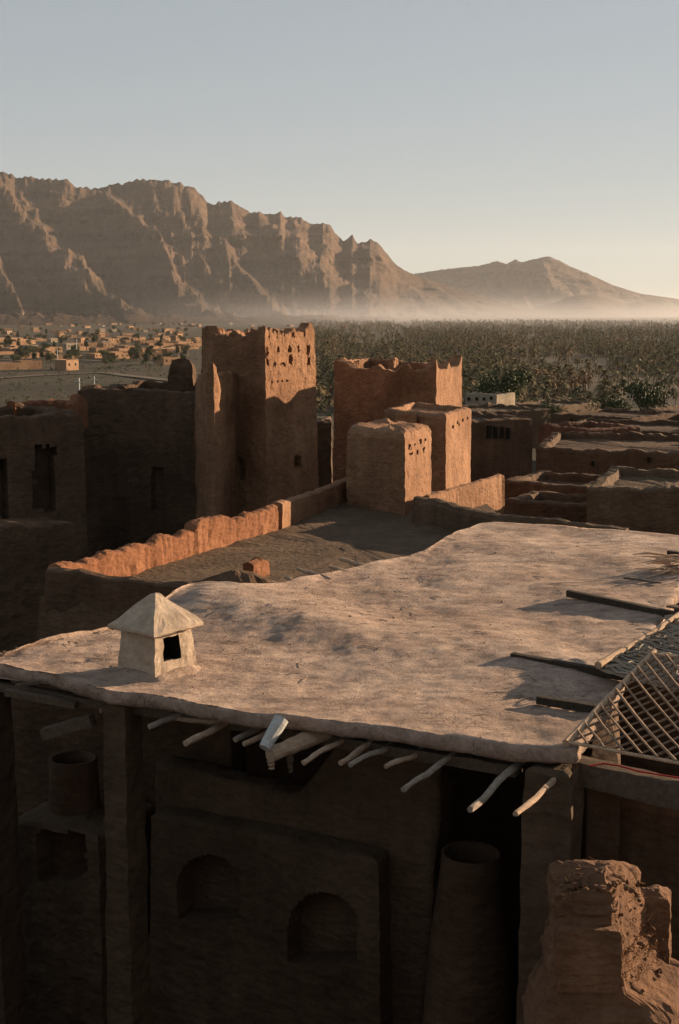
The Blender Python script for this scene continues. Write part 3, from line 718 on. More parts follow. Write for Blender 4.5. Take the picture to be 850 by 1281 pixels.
# ------------------------------------------------------------------ crumbling parapet stub, lower right
def stub():
    c = at_y(755, 1281, 8.0); t = thing('ruined_parapet', Vector((c.x, c.y, 25.0)), 'crumbling straw and mud parapet stub in the lower right corner', 'wall')
    Y0 = 7.8
    def X(px, py=1150, Y=Y0): return at_y(px, py, Y).x
    def Z(py, Y=Y0): return at_y(750, py, Y).z
    bm = bmesh.new(); n = 56; prof = []
    # cross-section outline by height: left and right limits, rounded shoulders
    zs = [Z(1310), Z(1268), Z(1255), Z(1240), Z(1212), Z(1178), Z(1152), Z(1134), Z(1121), Z(1113), Z(1109)]
    L = [668, 676, 688, 694, 696, 695, 695, 697, 702, 716, 745]; Rr = [890, 884, 868, 838, 826, 818, 814, 810, 802, 788, 770]; dep = [.8, .76, .68, .6, .56, .54, .52, .5, .44, .34, .12]
    rings = []
    for z, l, r_, d in zip(zs, L, Rr, dep):
        xl, xr = X(l), X(r_); cx, hx, hy = (xl + xr) / 2, (xr - xl) / 2, d / 2; ring = []
        for k in range(n):
            a = 2 * math.pi * k / n; s, q = math.sin(a), math.cos(a)
            sy = math.copysign(abs(s) ** .35, s); sl = (-.23 + .17 * (sy + 1)) * max(0, q) ** .5 * min(1, hx / .2)
            ring.append(Vector((cx + hx * math.copysign(abs(q) ** .35, q) + sl, Y0 + .27 + hy * sy, z)))
        rings.append(ring)
    fine = []
    for a, b in zip(rings, rings[1:]):
        k = max(2, int((b[0].z - a[0].z) / .03))
        for j in range(k): fine.append([lerp(p, q, j / k) for p, q in zip(a, b)])
    fine.append(rings[-1]); loft(bm, fine); 
    for v in bm.verts:
        lay = noise.noise(Vector((v.co.x * 1.2, v.co.y * 1.2, v.co.z * 16))) * .022
        d = noise.noise_vector(v.co * 7) * .022 + noise.noise_vector(v.co * 19) * .012
        d2 = noise.noise_vector(v.co * 3.1) * .03 + noise.noise_vector(v.co * 26) * .014 + noise.noise_vector(v.co * 55) * .006
        k = Vector((v.co.x - c.x, v.co.y - (Y0 + .27), 0)); k = k.normalized() if k.length > .01 else k
        v.co += d + d2 + k * lay
    obj('core', bm, M['adobe_stub'], t)
    bm = bmesh.new(); p0, p1 = at_y(696, 1162, 7.74), at_y(776, 1240, 7.74); cc = (p0 + p1) / 2
    r = bmesh.ops.create_cube(bm, size=1); bmesh.ops.subdivide_edges(bm, edges=bm.edges[:], cuts=9, use_grid_fill=True)
    for v in bm.verts:
        q = v.co * 2; rr = 1 - .06 * (max(abs(q.x), abs(q.z)) ** 6) * (min(abs(q.x), abs(q.z)) ** 6)
        v.co = cc + Vector((v.co.x * (p1.x - p0.x) * rr, v.co.y * .12 + .045, v.co.z * (p0.z - p1.z) * rr)); v.co += noise.noise_vector(v.co * 6) * .012 + noise.noise_vector(v.co * 20) * .005
    obj('mud_brick', bm, M['adobe_stub'], t)
    # chunk standing behind the right shoulder
    bm = block([at_y(796, 1120, 8.27), at_y(842, 1120, 8.27), at_y(842, 1120, 8.55), at_y(796, 1120, 8.55)], Z(1310), at_y(830, 1124, 8.3).z, step=.02, vstep=.02, rnd=.05, amp=.02, freq=6, seed=3, crumble=.05)
    obj('mud_brick', bm, M['adobe_stub'], t)
    # crumbs and broken lumps bedded in the top and the broken right side
    bm = bmesh.new()
    for k in range(110):
        sd_ = random.random() * 40
        if k < 14:
            py = random.uniform(1128, 1262); rx = lerp(808, 850, sstep(1115, 1260, py)); dY = random.uniform(.0, .5); p = Vector((X(rx) - .22 + dY * .66 + random.gauss(0, .015), Y0 + dY, Z(py) ))
        else:
            px = random.uniform(702, 806); p = Vector((X(px), Y0 + random.uniform(.0, .45), Z(23 + poly_at([(690, 1112), (705, 1095), (730, 1087), (765, 1085), (790, 1093), (812, 1116)], px)) - .02))
        r_ = random.uniform(.008, .022); ic = bmesh.ops.create_icosphere(bm, subdivisions=2, radius=r_)
        q3 = (random.uniform(.8, 1.5), random.uniform(.8, 1.4), random.uniform(.5, .9))
        for v in ic['verts']:
            d = noise.noise_vector(v.co * (1.1 / r_) + Vector((sd_, 0, 0))) * r_ * .55
            v.co = p + Vector((v.co.x * q3[0], v.co.y * q3[1], v.co.z * q3[2])) + d
    tag(obj('crumbs', bm, M['adobe_stub'], t), kind='stuff')
    # straw and crumbs on the broken right side and the top
    bm = bmesh.new()
    for k in range(420):
        if random.random() < .65:
            s = random.random(); px = lerp(792, 842, s ** .8) + random.gauss(0, 9); py = lerp(1134, 1250, s) + random.gauss(0, 7); Y = Y0 + random.uniform(.0, .5)
            rx = lerp(808, 848, sstep(1115, 1255, py)); p = Vector((X(rx) - .265 + (Y - Y0) * .66 + random.uniform(-.03, .006), Y, Z(py)))
        else:
            px = random.uniform(696, 812); p = Vector((X(px), Y0 + random.uniform(.02, .5), 0))
            p.z = Z(25 + poly_at([(690, 1112), (705, 1095), (730, 1087), (765, 1085), (790, 1093), (812, 1116)], px)) - abs(p.y - Y0 - .25) * .12 + random.uniform(-.02, .012)
        d = Vector((random.gauss(0, 1), random.gauss(0, .7), random.gauss(0, .5))).normalized() * random.uniform(.008, .024); r_ = random.uniform(.002, .005)
        sdn = d.cross(Vector((.3, 1, .2))).normalized() * r_; up_ = sdn.cross(d).normalized() * r_
        vs = [bm.verts.new(p + x) for x in (-d - sdn, -d + sdn, d + sdn * .6, d - sdn * .6)]; ap = bm.verts.new(p + up_ * 1.5)
        bm.faces.new(vs)
        for a, b in zip(vs, vs[1:] + vs[:1]): bm.faces.new((a, b, ap))
    tag(obj('straw', bm, M['straw'], t), kind='stuff')
stub()

# ================================================================== THE TERRACE AND ITS WALLS
hf = 6.35; TZ = CAMZ - hf
A = at_h(66, 711, 5.72); Bc = at_h(341, 634, 5.68); Cc = at_h(436, 600, 5.72); D0 = at_h(335, 737, 5.8)
terr = thing('terrace_house', Vector((-1, 34, GZ - 1)), 'low mud house with a bare terrace and sunlit parapet wall', 'house')
bm = bmesh.new(); poly = [A + Vector((-.25, -.2, 0)), D0 + Vector((0, -.2, 0)), Vector((3.2, 27.5, 0)), Vector((5.2, 35, 0)), Vector((4.8, 48, 0)), Cc + Vector((-.2, 1, 0)), Bc + Vector((-.35, .1, 0))]
sides = []
N = 40
g_ = []
bm.free(); bm = bmesh.new()
vs_b = []
# body walls
def prism(poly, z0, z1, step=.4, amp=.03, seed=0, batter=0.0, freq=1.3):
    bm = bmesh.new(); c = sum((Vector(p[:2]) for p in poly), Vector((0, 0))) / len(poly); per = []
    for a, b in zip(poly, poly[1:] + poly[:1]):
        a, b = Vector(a[:2]), Vector(b[:2]); k = max(1, int((b - a).length / step))
        for j in range(k): per.append(lerp(a, b, j / k))
    nv = max(2, int((z1 - z0) / step)); rings = []
    for j in range(nv + 1):
        f = j / nv; rings.append([Vector((*(p + (p - c).normalized() * batter * (1 - f)), lerp(z0, z1, f))) for p in per])
    for s in (.85, .65, .45, .25, .08): rings.append([Vector((*(c + (p - c) * s), z1 + .05 * fbm(Vector((p.x * s, p.y * s, 2)) * .7))) for p in per])
    loft(bm, rings); disp(bm, amp, freq, seed); return bm
obj('body', prism(poly, GZ - 2, TZ, .35, .03, 2, .9), M['adobe_soil'], terr)
b1 = Bc + Vector((.0, 0, 0))
path = [(A.x, A.y, A.z), *[(lerp(A.x, Bc.x, t), lerp(A.y, Bc.y, t), lerp(A.z, Bc.z, t) + dz) for t, dz in ((.3, 0), (.52, .02), (.555, -.02))], *[(lerp(A.x, Bc.x, t), lerp(A.y, Bc.y, t), lerp(A.z, Bc.z, t) + dz) for t, dz in ((.57, .17), (.66, .2), (.74, .13), (.76, -.02), (.96, .02))], (Bc.x, Bc.y, Bc.z + .12)]
wb = wall_path(path, .34, TZ - .3, .11, .12, .045, 2.2, 3, .10)
recess(wb, [(333, 637, 339, 650)], .2)
obj('parapet_wall', wb, M['adobe_red'], terr)
obj('parapet_wall', wall_path([(Bc.x + .12, Bc.y + .15, Bc.z + .1), (lerp(Bc.x, Cc.x, .5), lerp(Bc.y, Cc.y, .5), lerp(Bc.z, Cc.z, .5) + .03), (Cc.x, Cc.y, Cc.z + .05)], .34, TZ - .3, .2, .2, .03, 1.6, 5, .05), M['adobe'], terr)
obj('parapet_wall', wall_path([(A.x - .05, A.y - .1, A.z + .02), (lerp(A.x, D0.x, .5), lerp(A.y, D0.y, .5), A.z - .10), (D0.x - .8, D0.y + .1, D0.z - .02), (D0.x + .9, D0.y - .2, D0.z - .15)], .4, TZ - .5, .2, .2, .04, 1.5, 6, .08), M['adobe_shade'], terr)
# rubble heap and the lit lump on it
def heap(name, c, rx, ry, h, m, lab, seed):
    bm = bmesh.new(); rings = []
    for f in (0, .15, .3, .5, .7, .85, .95): rings.append([Vector((c.x + rx * math.cos(f * math.pi / 2) * math.cos(k * math.pi / 18), c.y + ry * math.cos(f * math.pi / 2) * math.sin(k * math.pi / 18), c.z - .1 + h * math.sin(f * math.pi / 2))) for k in range(36)])
    loft(bm, rings, cap_first=True); disp(bm, .09 * h / .6, 3.2, seed); tag(obj(name, bm, m), lab, 'rubble')
q = at_z(296, 728, TZ + .15); heap('rubble_heap', Vector((q.x, q.y, TZ)), .95, .6, .5, M['adobe_shade'], 'dark rubble heap on the terrace behind the vent', 4)
q = at_z(318, 718, TZ + .1); u_ = Vector((.42, .9, 0)); 
bm = wall_path([(q.x - .12, q.y - .3, TZ + .42), (q.x + .1, q.y + .15, TZ + .5), (q.x + .22, q.y + .45, TZ + .3)], .28, TZ - .1, .06, .06, .03, 4, 7, .08)
tag(obj('wall_stump', bm, M['adobe_red']), 'small sunlit mud stump beside the rubble heap', 'wall')

# huts on the terrace
def quad(n, l, r): return [n, r, r + l - n, l]
def g2(px, py, Y): p = at_y(px, py, Y); return Vector((p.x, p.y))
Ah = quad(Vector((2.05, 42)), Vector((.22, 44.4)), Vector((3.12, 45.6)))
zA = at_y(508, 541, 42).z
bm = block(Ah, TZ - .2, zA, taper=.012, step=.1, vstep=.1, rnd=.3, amp=.03, freq=1.5, seed=3, crumble=.08)
# holes of rotted roof beams on the sunny face
recess(bm, [(512, 556, 515, 561), (519, 553, 521, 558), (525, 550, 528, 556), (531, 549, 534, 553), (513, 566, 516, 570), (521, 563, 524, 568), (529, 560, 532, 565)], .15)
tag(obj('mud_hut', bm, M['adobe']), 'rounded mud hut on the terrace, its right side sunlit', 'hut', 'mud huts by the terrace')
nB = g2(559, 520, 50); Bh = quad(nB, g2(479, 520, 53.2), g2(591, 520, 54.5)); zB = at_y(559, 519, 50).z
bm = block(Bh, TZ - 3, zB, taper=.008, step=.12, vstep=.12, rnd=.18, amp=.025, freq=1.5, seed=5, crumble=.05, wall=.35, dip=.2)
recess(bm, [(566, 527, 568, 530), (572, 526, 574, 529), (578, 524, 580, 527), (584, 522, 586, 525), (566, 533, 568, 536), (574, 531, 576, 534)], .12)
tag(obj('mud_hut', bm, M['adobe']), 'taller flat mud hut behind the rounded hut, in front of the crenellated kasbah', 'hut', 'mud huts by the terrace')
# little chimney lump on it
q = at_y(505, 520, 51.5); bm = block([(q.x - .35, q.y - .1), (q.x + .5, q.y - .3), (q.x + .6, q.y + .3), (q.x - .3, q.y + .4)], q.z - .9, q.z + .15, step=.08, vstep=.08, rnd=.12, amp=.03, freq=3, seed=2, crumble=.15)
tag(obj('mud_parapet', bm, M['adobe']), 'low mud lump between the two huts', 'wall')

# roofless enclosure in front of the right hut
K1, K2, K3, K4 = at_h(534, 621, 5.6), at_h(624, 594, 5.55), at_h(600, 640, 5.65), at_h(735, 655, 5.65)
enc = thing('mud_enclosure', Vector((4.5, 41, TZ - 2)), 'roofless mud enclosure with its inner wall in full sun', 'enclosure')
wb = wall_path([(K1.x, K1.y, K1.z), (K2.x, K2.y, K2.z), (K2.x + .12, K2.y + .1, K2.z - .05)], .3, TZ - 3, .1, .1, .025, 2, 8, .05)
recess(wb, [(569, 616, 573, 624), (594, 607, 597, 625), (616, 601, 619, 622)], .18)
obj('wall', wb, M['adobe'], enc)
obj('wall', wall_path([(K1.x - .3, K1.y - .1, K1.z - .03), (K1.x + .2, K1.y - .6, K1.z), (lerp(K1.x, K3.x, .8), lerp(K1.y, K3.y, .8), K3.z), (K3.x, K3.y, K3.z), (K4.x, K4.y, K4.z), (K4.x + 1, K4.y - .4, K4.z - .1)], .42, TZ - 3, .18, .2, .035, 1.4, 9, .06), M['adobe_soil'], enc)

# ================================================================== TOWERS AND RUINS
def horn_top(P, hs, wid, base=0.0, mid=None):
    """corner horns of a kasbah tower: heights hs at the plan corners, fading over wid"""
    def f(x, y, u):
        z = base
        for p, h in zip(P, hs):
            d = math.hypot(x - p[0], y - p[1]); z = max(z, base + h * max(0, 1 - d / wid) ** 1.3)
        for (ux, h, wd) in (mid or ()): z = max(z, base + h * max(0, 1 - abs(u - ux) / wd))
        return z
    return f
# big tower; plan order near, right, far, left
nT, lT, rT = g2(334, 560, 58), g2(247, 560, 61.5), g2(402, 560, 62.3)
Tp = quad(nT, lT, rT); zT = at_y(330, 424, 58).z
def tower_top(x, y, u):
    b = horn_top(Tp, (.52, .55, .3, .5), .9)(x, y, u)
    prof = [(0, .5), (.08, .42), (.2, .28), (.42, .22), (.55, .35), (.66, .30), (.75, .2), (.85, .5), (.95, .55), (1, .35), (1.5, .3), (2, .3), (2.5, .2), (3, .45), (3.08, .5), (3.14, .15), (3.4, .12), (3.55, .28), (3.72, .1), (3.8, .35), (3.95, .5), (4, .52)]
    return poly_at(prof, u) + .07 * noise.noise(Vector((x * 3, y * 3, 1))) + .17 * noise.noise(Vector((x * 5.5, y * 5.5, 5)))
bm = block(Tp, GZ - 1, zT, taper=.022, step=.085, vstep=.085, rnd=.06, top=tower_top, wall=.45, dip=.9, amp=.03, freq=1.8, seed=11)
fr = Vector((.83, -.55, 0))
recess(bm, [(333, 434, 336, 446), (347, 433, 350, 442), (361, 433, 365, 442), (372, 432, 375, 441), (384, 431, 388, 444), (334, 448, 337, 458), (342, 452, 347, 458), (352, 452, 358, 457), (362, 444, 366, 458), (385, 446, 389, 457), (340, 476, 343, 479), (346, 476, 349, 479), (352, 476, 355, 479), (358, 475, 361, 478), (336, 417, 338, 423), (346, 418, 348, 423), (355, 416, 357, 422), (366, 415, 369, 422), (380, 415, 382, 421)], .2, fr)
fl = Vector((-.7, -.7, 0))
recess(bm, [(295, 572, 307, 602, 1)], .5, fl); recess(bm, [(368, 570, 378, 585)], .3, fr); recess(bm, [(404, 508, 411, 520)], .3)
tag(obj('mud_tower', bm, M['adobe']), 'tallest ruined mud brick tower with niches on its sunlit top', 'tower')
# broken spur wall before the tower's shaded side
sp = [g2(293, 520, 59.6), g2(266, 520, 56.9), g2(250, 520, 59.2)]
zs_ = [at_y(290, 470, 58).z, at_y(275, 472, 57).z, at_y(263, 455, 55.6).z, at_y(252, 478, 57.6).z]
q1 = lerp(sp[0], sp[1], .5)
bm = wall_path([(*sp[0], zs_[0]), (*q1, zs_[1]), (*lerp(q1, sp[1], .8), zs_[1] + .25), (*sp[1], zs_[2]), (*lerp(sp[1], sp[2], .3), zs_[2] - .3), (*sp[2], zs_[3])], .4, GZ - 1, .1, .12, .05, 1.7, 12, .25)
tag(obj('ruined_wall', bm, M['adobe']), 'broken spiked wall leaning against the left of the tallest tower', 'wall')

# crenellated kasbah
nC = g2(548, 500, 62); lC = g2(415, 500, 67.5); rC = g2(581, 500, 67.5); Cp = quad(nC, lC, rC); zC = at_y(548, 466, 62).z
def kas_top(x, y, u):
    prof = [(0, .62), (.09, .15), (.4, .05), (.49, .42), (.58, .05), (.9, .12), (1, .62), (1.1, .1), (2, .3), (3, .35), (3.08, .3), (3.18, .02), (3.35, .0), (3.45, .25), (3.5, .05), (3.62, -.05), (3.68, .22), (3.74, .3), (3.8, .0), (3.93, .1), (4, .62)]
    return poly_at(prof, u) + .06 * noise.noise(Vector((x * 2.5, y * 2.5, 4)))
bm = block(Cp, GZ - 1, zC, taper=.012, step=.1, vstep=.12, rnd=.06, top=kas_top, wall=.4, dip=1.3, amp=.03, freq=1.6, seed=14)
tag(obj('mud_kasbah', bm, M['adobe']), 'wide dark kasbah with pointed corner merlons and one sunlit end wall', 'kasbah')
# broken wall tops standing inside it
for (x, y, wd, hg, lab) in ((430, 452, 10, .5, 'curved sunlit wall scrap at the left corner of the dark kasbah'), (446, 457, 12, .35, 'low sunlit mud scrap on the dark kasbah'), (492, 452, 7, .5, 'square sunlit mud stump on the dark kasbah')):
    c = at_y(x, y, 69); bm = wall_path([(c.x - wd / 50, c.y - .35, c.z + hg * .2), (c.x, c.y, c.z + hg * .5), (c.x + wd / 50, c.y + .5, c.z + hg * .1)], .3, c.z - 1.2, .07, .1, .05, 4, x, .2)
    tag(obj('wall_stump', bm, M['adobe']), lab, 'wall')

# long dark ruin at the left
def ruin_box(name, pxs, ytop, Y0, Y1, depth, mat, lab, cat, seed, crumble=.25, holes=(), hdepth=.6, top=None, z0=None, taper=.01):
    a, b = g2(pxs[0], ytop + 40, Y0), g2(pxs[1], ytop + 40, Y1); t = (b - a).normalized(); n = Vector((-t.y, t.x))
    z1 = at_y(pxs[1], ytop, Y1).z
    bm = block([a, b, b + n * depth, a + n * depth], GZ - 2 if z0 is None else z0, z1, taper=taper, step=.16, vstep=.18, rnd=.1, amp=.04, freq=1.2, seed=seed, crumble=crumble, top=top, wall=.5 if depth > 2.5 else None, dip=1.0)
    recess(bm, holes, hdepth); return tag(obj(name, bm, mat), lab, cat)
ruin_box('ruined_house', (94, 256), 488, 62.5, 60, 6, M['adobe_shade'], 'tall dark windowless ruin to the left of the tallest tower', 'ruin', 21, .18, [(190, 585, 205, 640)], .4)
ruin_box('ruined_house', (-90, 108), 516, 53, 56, 6, M['adobe_shade'], 'dark ruined house with two tall doorways at the left edge', 'ruin', 22, .22, [(43, 558, 70, 640), (-20, 575, 10, 650)], .9)
ruin_box('ruined_wall', (-120, 107), 652, 37, 38.5, 1.2, M['adobe_shade'], 'low dark broken wall in front of the doorway ruin', 'wall', 23, .18)
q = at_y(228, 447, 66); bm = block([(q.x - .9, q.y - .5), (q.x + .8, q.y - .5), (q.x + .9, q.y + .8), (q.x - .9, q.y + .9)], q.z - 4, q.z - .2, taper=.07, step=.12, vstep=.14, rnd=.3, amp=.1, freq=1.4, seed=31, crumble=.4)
tag(obj('ruined_wall', bm, M['adobe_shade']), 'dark peaked ruin stump behind the windowless ruin', 'wall')
# sunlit shreds of wall on the doorway ruin
a, b = at_y(14, 504, 60), at_y(84, 503, 66)
bm = wall_path([(a.x, a.y, a.z), (lerp(a.x, b.x, .5), lerp(a.y, b.y, .5), lerp(a.z, b.z, .5) + .06), (b.x, b.y, b.z)], .4, a.z - 1.2, .12, .12, .05, 2, 33, .25)
tag(obj('wall_stump', bm, M['adobe_red']), 'long ragged sunlit wall top above the doorway ruin', 'wall')
a, b = at_y(86, 500, 57.5), at_y(105, 500, 60.5)
bm = wall_path([(a.x, a.y, a.z - .2), (lerp(a.x, b.x, .4), lerp(a.y, b.y, .4), a.z + .12), (b.x, b.y, b.z)], .35, a.z - 1.4, .06, .06, .04, 3, 34, .08)
recess(bm, [(94, 511, 98, 530, 1)], .3)
tag(obj('wall_stump', bm, M['adobe_red']), 'sunlit broken arch standing at the right end of the doorway ruin', 'wall')

# ------------------------------------------------------------------ flat roofed houses, right middle distance
def town_house(pxs, ytop, Y0, Y1, depth, mat, lab, seed, wins=(), name='mud_house', crumble=.06, tin=False):
    a, b = g2(pxs[0], ytop + 15, Y0), g2(pxs[1], ytop + 15, Y1); t = (b - a).normalized(); n = Vector((-t.y, t.x)); z1 = at_y((pxs[0] + pxs[1]) / 2, ytop, (Y0 + Y1) / 2).z
    base = min(hill(a.x, a.y), hill(b.x, b.y)) - 1
    r = thing(name, Vector((*((a + b) / 2 + n * depth / 2), base)), lab, 'house', 'flat roofed mud houses of the old town')
    st = max(.15, Y0 / 340)
    bm = block([a, b, b + n * depth, a + n * depth], base, z1, taper=.01, step=st, vstep=st, rnd=.12, amp=.05, freq=.8, seed=seed, crumble=crumble * 3, wall=.45, dip=.35)
    obj('walls', bm, mat, r)
    for wx, wy, ww, wh in wins:       # black boxes that paint the shade of window openings
        p = at_plane(wx, wy, Vector((*a, z1)), Vector((*n, 0))); k = p.y / F; bm = bmesh.new()
        M3 = Matrix(((t.x, n.x, 0), (t.y, n.y, 0), (0, 0, 1)))
        box(bm, p + Vector((*n, 0)) * .04, (ww * k, .30, wh * k), M3); obj('window', bm, M['dark_void'], r)
    return r
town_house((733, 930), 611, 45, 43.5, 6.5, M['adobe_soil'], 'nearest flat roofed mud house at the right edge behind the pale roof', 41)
town_house((668, 900), 562, 62, 60, 9, M['adobe_shade'], 'long dark flat roofed house running to the right edge', 42, [(812, 575, 4, 7), (742, 580, 4, 6)])
town_house((624, 738), 604, 54, 52, 4, M['adobe_shade'], 'low dark walled yard left of the nearest right house', 43, crumble=.025)
town_house((628, 740), 628, 48, 46.5, 3, M['adobe_shade'], 'lowest walled yard beside the enclosure', 44, crumble=.02)
town_house((588, 668), 524, 84, 86, 8, M['adobe_shade'], 'dark mud house with a row of slit windows right of the crenellated kasbah', 45, [(612, 540, 5, 16), (620, 541, 4, 15), (628, 541, 4, 15), (636, 542, 4, 14)])
town_house((672, 735), 533, 80, 76, 4, M['adobe_red_shade'], 'small reddish mud house in the middle of the old town', 46, crumble=.04)
town_house((700, 860), 538, 98, 95, 10, M['adobe_shade'], 'broad dark house behind the small reddish house', 47, [(760, 549, 3, 5)])
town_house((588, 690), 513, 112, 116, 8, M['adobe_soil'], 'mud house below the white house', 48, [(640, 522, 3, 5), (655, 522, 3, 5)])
town_house((690, 790), 519, 128, 122, 9, M['adobe_shade'], 'flat dark house under the first palms', 49, [(715, 526, 3, 5), (735, 526, 3, 5)])
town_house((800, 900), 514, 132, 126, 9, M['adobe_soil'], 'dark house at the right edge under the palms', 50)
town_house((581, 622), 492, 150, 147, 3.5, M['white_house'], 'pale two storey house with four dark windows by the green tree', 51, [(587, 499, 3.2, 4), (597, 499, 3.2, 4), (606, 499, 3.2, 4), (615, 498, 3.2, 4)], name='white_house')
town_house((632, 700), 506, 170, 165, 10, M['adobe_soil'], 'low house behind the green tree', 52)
town_house((395, 416), 528, 74, 74, 4, M['adobe_shade'], 'sliver of a house seen between the tallest tower and the dark kasbah', 53)

# ================================================================== PLAIN: VILLAGE, TREES, PALMS
def house_mesh(wd, dp, ht, wins):
    bm = bmesh.new(); box(bm, (0, 0, ht / 2 - .5), (wd, dp, ht + 1))
    tops = [f for f in bm.faces if f.normal.z > .9 or f.calc_center_median().z > ht - .1]
    bm.normal_update(); tops = [f for f in bm.faces if f.normal.z > .9]
    r = bmesh.ops.inset_region(bm, faces=tops, thickness=.4); bm.normal_update()
    bmesh.ops.translate(bm, verts=list({v for f in tops for v in f.verts}), vec=(0, 0, -.6))
    return bm
def far_house_proto(wd, dp, ht, nwin, mat):
    r = thing('village_house', Vector((0, 0, 0)), 'house', 'house')
    obj('walls', house_mesh(wd, dp, ht, nwin), mat, r)
    for k in range(nwin):
        bm = bmesh.new(); x = -wd / 2 + wd * (k + .5) / nwin
        box(bm, (x, -dp / 2 + .1, ht * .55), (1.1, .3, 1.3)); obj('window', bm, M['dark_void'], r)  # black box painting the shade of an opening
    return r
protos = [far_house_proto(12, 9, 4.2, 3, M['far_house']), far_house_proto(17, 9, 4.0, 4, M['far_house']), far_house_proto(9, 8, 5.4, 2, M['far_house']), far_house_proto(24, 8, 3.6, 0, M['far_house']), far_house_proto(10, 9, 4.8, 2, M['white_house'])]
used_p = set(); spots = []
def village_house(px, py, kind, yaw, label, group):
    q = at_z(px, py, 0); z = hill(q.x, q.y); q = at_z(px, py, z)
    if kind in used_p: o = dup(protos[kind])
    else: o = protos[kind]; used_p.add(kind)
    o.location = (q.x, q.y, z); o.rotation_euler = (0, 0, yaw); o['label'] = label; o['group'] = group
    return o
VN = [(84, 463, 2, 'sunlit cube house beside the dirt road at the left'), (18, 462, 3, 'long low sunlit house by the dirt road, far left'), (35, 461, 0, 'pale house right beside the long low house'), (210, 456, 0, 'sunlit house next to the dark peaked stump'), (62, 441, 1, 'sunlit house behind the upper road'), (86, 437, 4, 'pale house under the thin mast'), (123, 445, 2, 'white cube house in the middle of the village'), (22, 433, 3, 'long sunlit wall like house on the left'), (222, 424, 2, 'white house left of the tallest tower'), (206, 436, 0, 'sunlit house with trees left of the tallest tower'), (150, 449, 1, 'wide house above the dark field')]
for px, py, k, lab in VN: village_house(px, py, k, R(random.uniform(38, 58)), lab, 'nearer houses of the village on the plain')
n = 0
while n < 210:
    py = 392 + 58 * random.random() ** 1.25; px = random.uniform(-40, 250) if random.random() < .86 else random.uniform(250, 560)
    if px > 250 and py > 412: continue
    if any(abs(px - a) < 4 and abs(py - b) < 1.6 for a, b in spots): continue
    spots.append((px, py)); n += 1
    o = village_house(px, py, random.choice((0, 0, 1, 1, 2, 3, 3, 4)), R(random.uniform(34, 62)), 'tiny flat roofed house in the hazy village on the plain', 'far houses of the village on the plain')
    s = random.uniform(.5, 1.0); o.scale = (s, s, s)
# minaret and masts
q = at_z(28.5, 401, 0); bm = bmesh.new(); box(bm, (q.x, q.y, 11), (5, 5, 22)); box(bm, (q.x, q.y, 24), (3, 3, 5)); bmesh.ops.create_cone(bm, cap_ends=True, segments=12, radius1=2, radius2=.1, depth=3, matrix=Matrix.Translation((q.x, q.y, 28)))
tag(obj('minaret', bm, M['white_house']), 'slim white minaret at the foot of the mountain', 'minaret')
def mast(px, ytop, ybot, Y, r, lab):
    b, t = at_y(px, ybot, Y), at_y(px, ytop, Y); bm = bmesh.new(); tube(bm, [b - Vector((0, 0, 1)), t], [r, r * .7], 8)
    tube(bm, [t + Vector((-r * 5, 0, -r * 4)), t + Vector((r * 5, 0, -r * 4))], r * .5, 6)
    tag(obj('utility_pole', bm, M['metal']), lab, 'pole')
mast(99, 473, 503, 75, .055, 'pale pole rising behind the broken arch')
mast(118, 471, 486, 90, .05, 'short thin pole right of the pale pole')
q = at_z(96, 446, 0); mast(96, 424, 446, q.y, .35, 'tall mast in the village')
q = at_z(72, 450, 0); mast(72, 437, 450, q.y, .3, 'short mast by the upper road')

# ---- trees
def leaf_blob(bm, c, r, nleaf, size):
    for k in range(nleaf):
        d = Vector((random.gauss(0, 1), random.gauss(0, 1), random.gauss(0, .8))).normalized() * r * random.uniform(.3, 1.0) ** .8
        p = Vector(c) + d; a = Vector((random.gauss(0, 1), random.gauss(0, 1), random.gauss(0, 1))).normalized() * size; b = a.cross(Vector((random.gauss(0, 1), random.gauss(0, 1), random.gauss(0, 1)))).normalized() * size * .6
        bm.faces.new([bm.verts.new(p + x) for x in (-a, b, a, -b)])
def tree_proto(h, r, nb, label, narrow=1.0):
    t = thing('tree', Vector((0, 0, 0)), label, 'tree'); bm = bmesh.new(); tube(bm, [(0, 0, -.5), (.1, 0, h * .3), (.15, .1, h * .6)], [h * .04, h * .03, h * .015], 7)
    for k in range(4): a = k * 1.6; tube(bm, [(.1, 0, h * .35), (math.cos(a) * r * .5, math.sin(a) * r * .5, h * .65)], [h * .02, h * .006], 5)
    obj('trunk', bm, M['bark'], t); bm = bmesh.new()
    for k in range(nb):
        a = random.uniform(0, 6.3); rr = r * random.uniform(.1, .75) * narrow; leaf_blob(bm, (math.cos(a) * rr, math.sin(a) * rr, h * random.uniform(.38, .92)), r * random.uniform(.32, .5), 170, h * .028)
    obj('crown', bm, M['leaf'], t); return t
tp = [tree_proto(7, 3.2, 9, 'x'), tree_proto(5, 2.8, 8, 'x'), tree_proto(9, 2.6, 9, 'x', .6)]; tu = set()
def put_tree(p, k, s, label, group=None):
    o = tp[k] if k not in tu else dup(tp[k]); tu.add(k); o.location = p; o.scale = (s, s, s); o.rotation_euler = (0, 0, random.uniform(0, 6.28)); o['label'] = label
    if group: o['group'] = group
def on_ground(px, py):
    z = 0
    for _ in range(12):
        q = at_z(px, py, z); z = hill(q.x, q.y)
    return Vector((q.x, q.y, z))
def tree_at(px, py, Y, k, s, label):
    q = at_y(px, py, Y); put_tree(Vector((q.x, q.y, hill(q.x, q.y) - .3)), k, s, label)
tree_at(629, 500, 152, 0, .95, 'green tree right of the pale two storey house')
tree_at(808, 512, 140, 0, .8, 'dark round tree by the right edge house')
tree_at(690, 512, 145, 1, .7, 'small dark bush between the flat houses')
tree_at(760, 508, 150, 1, .9, 'bushy tree behind the flat dark house')
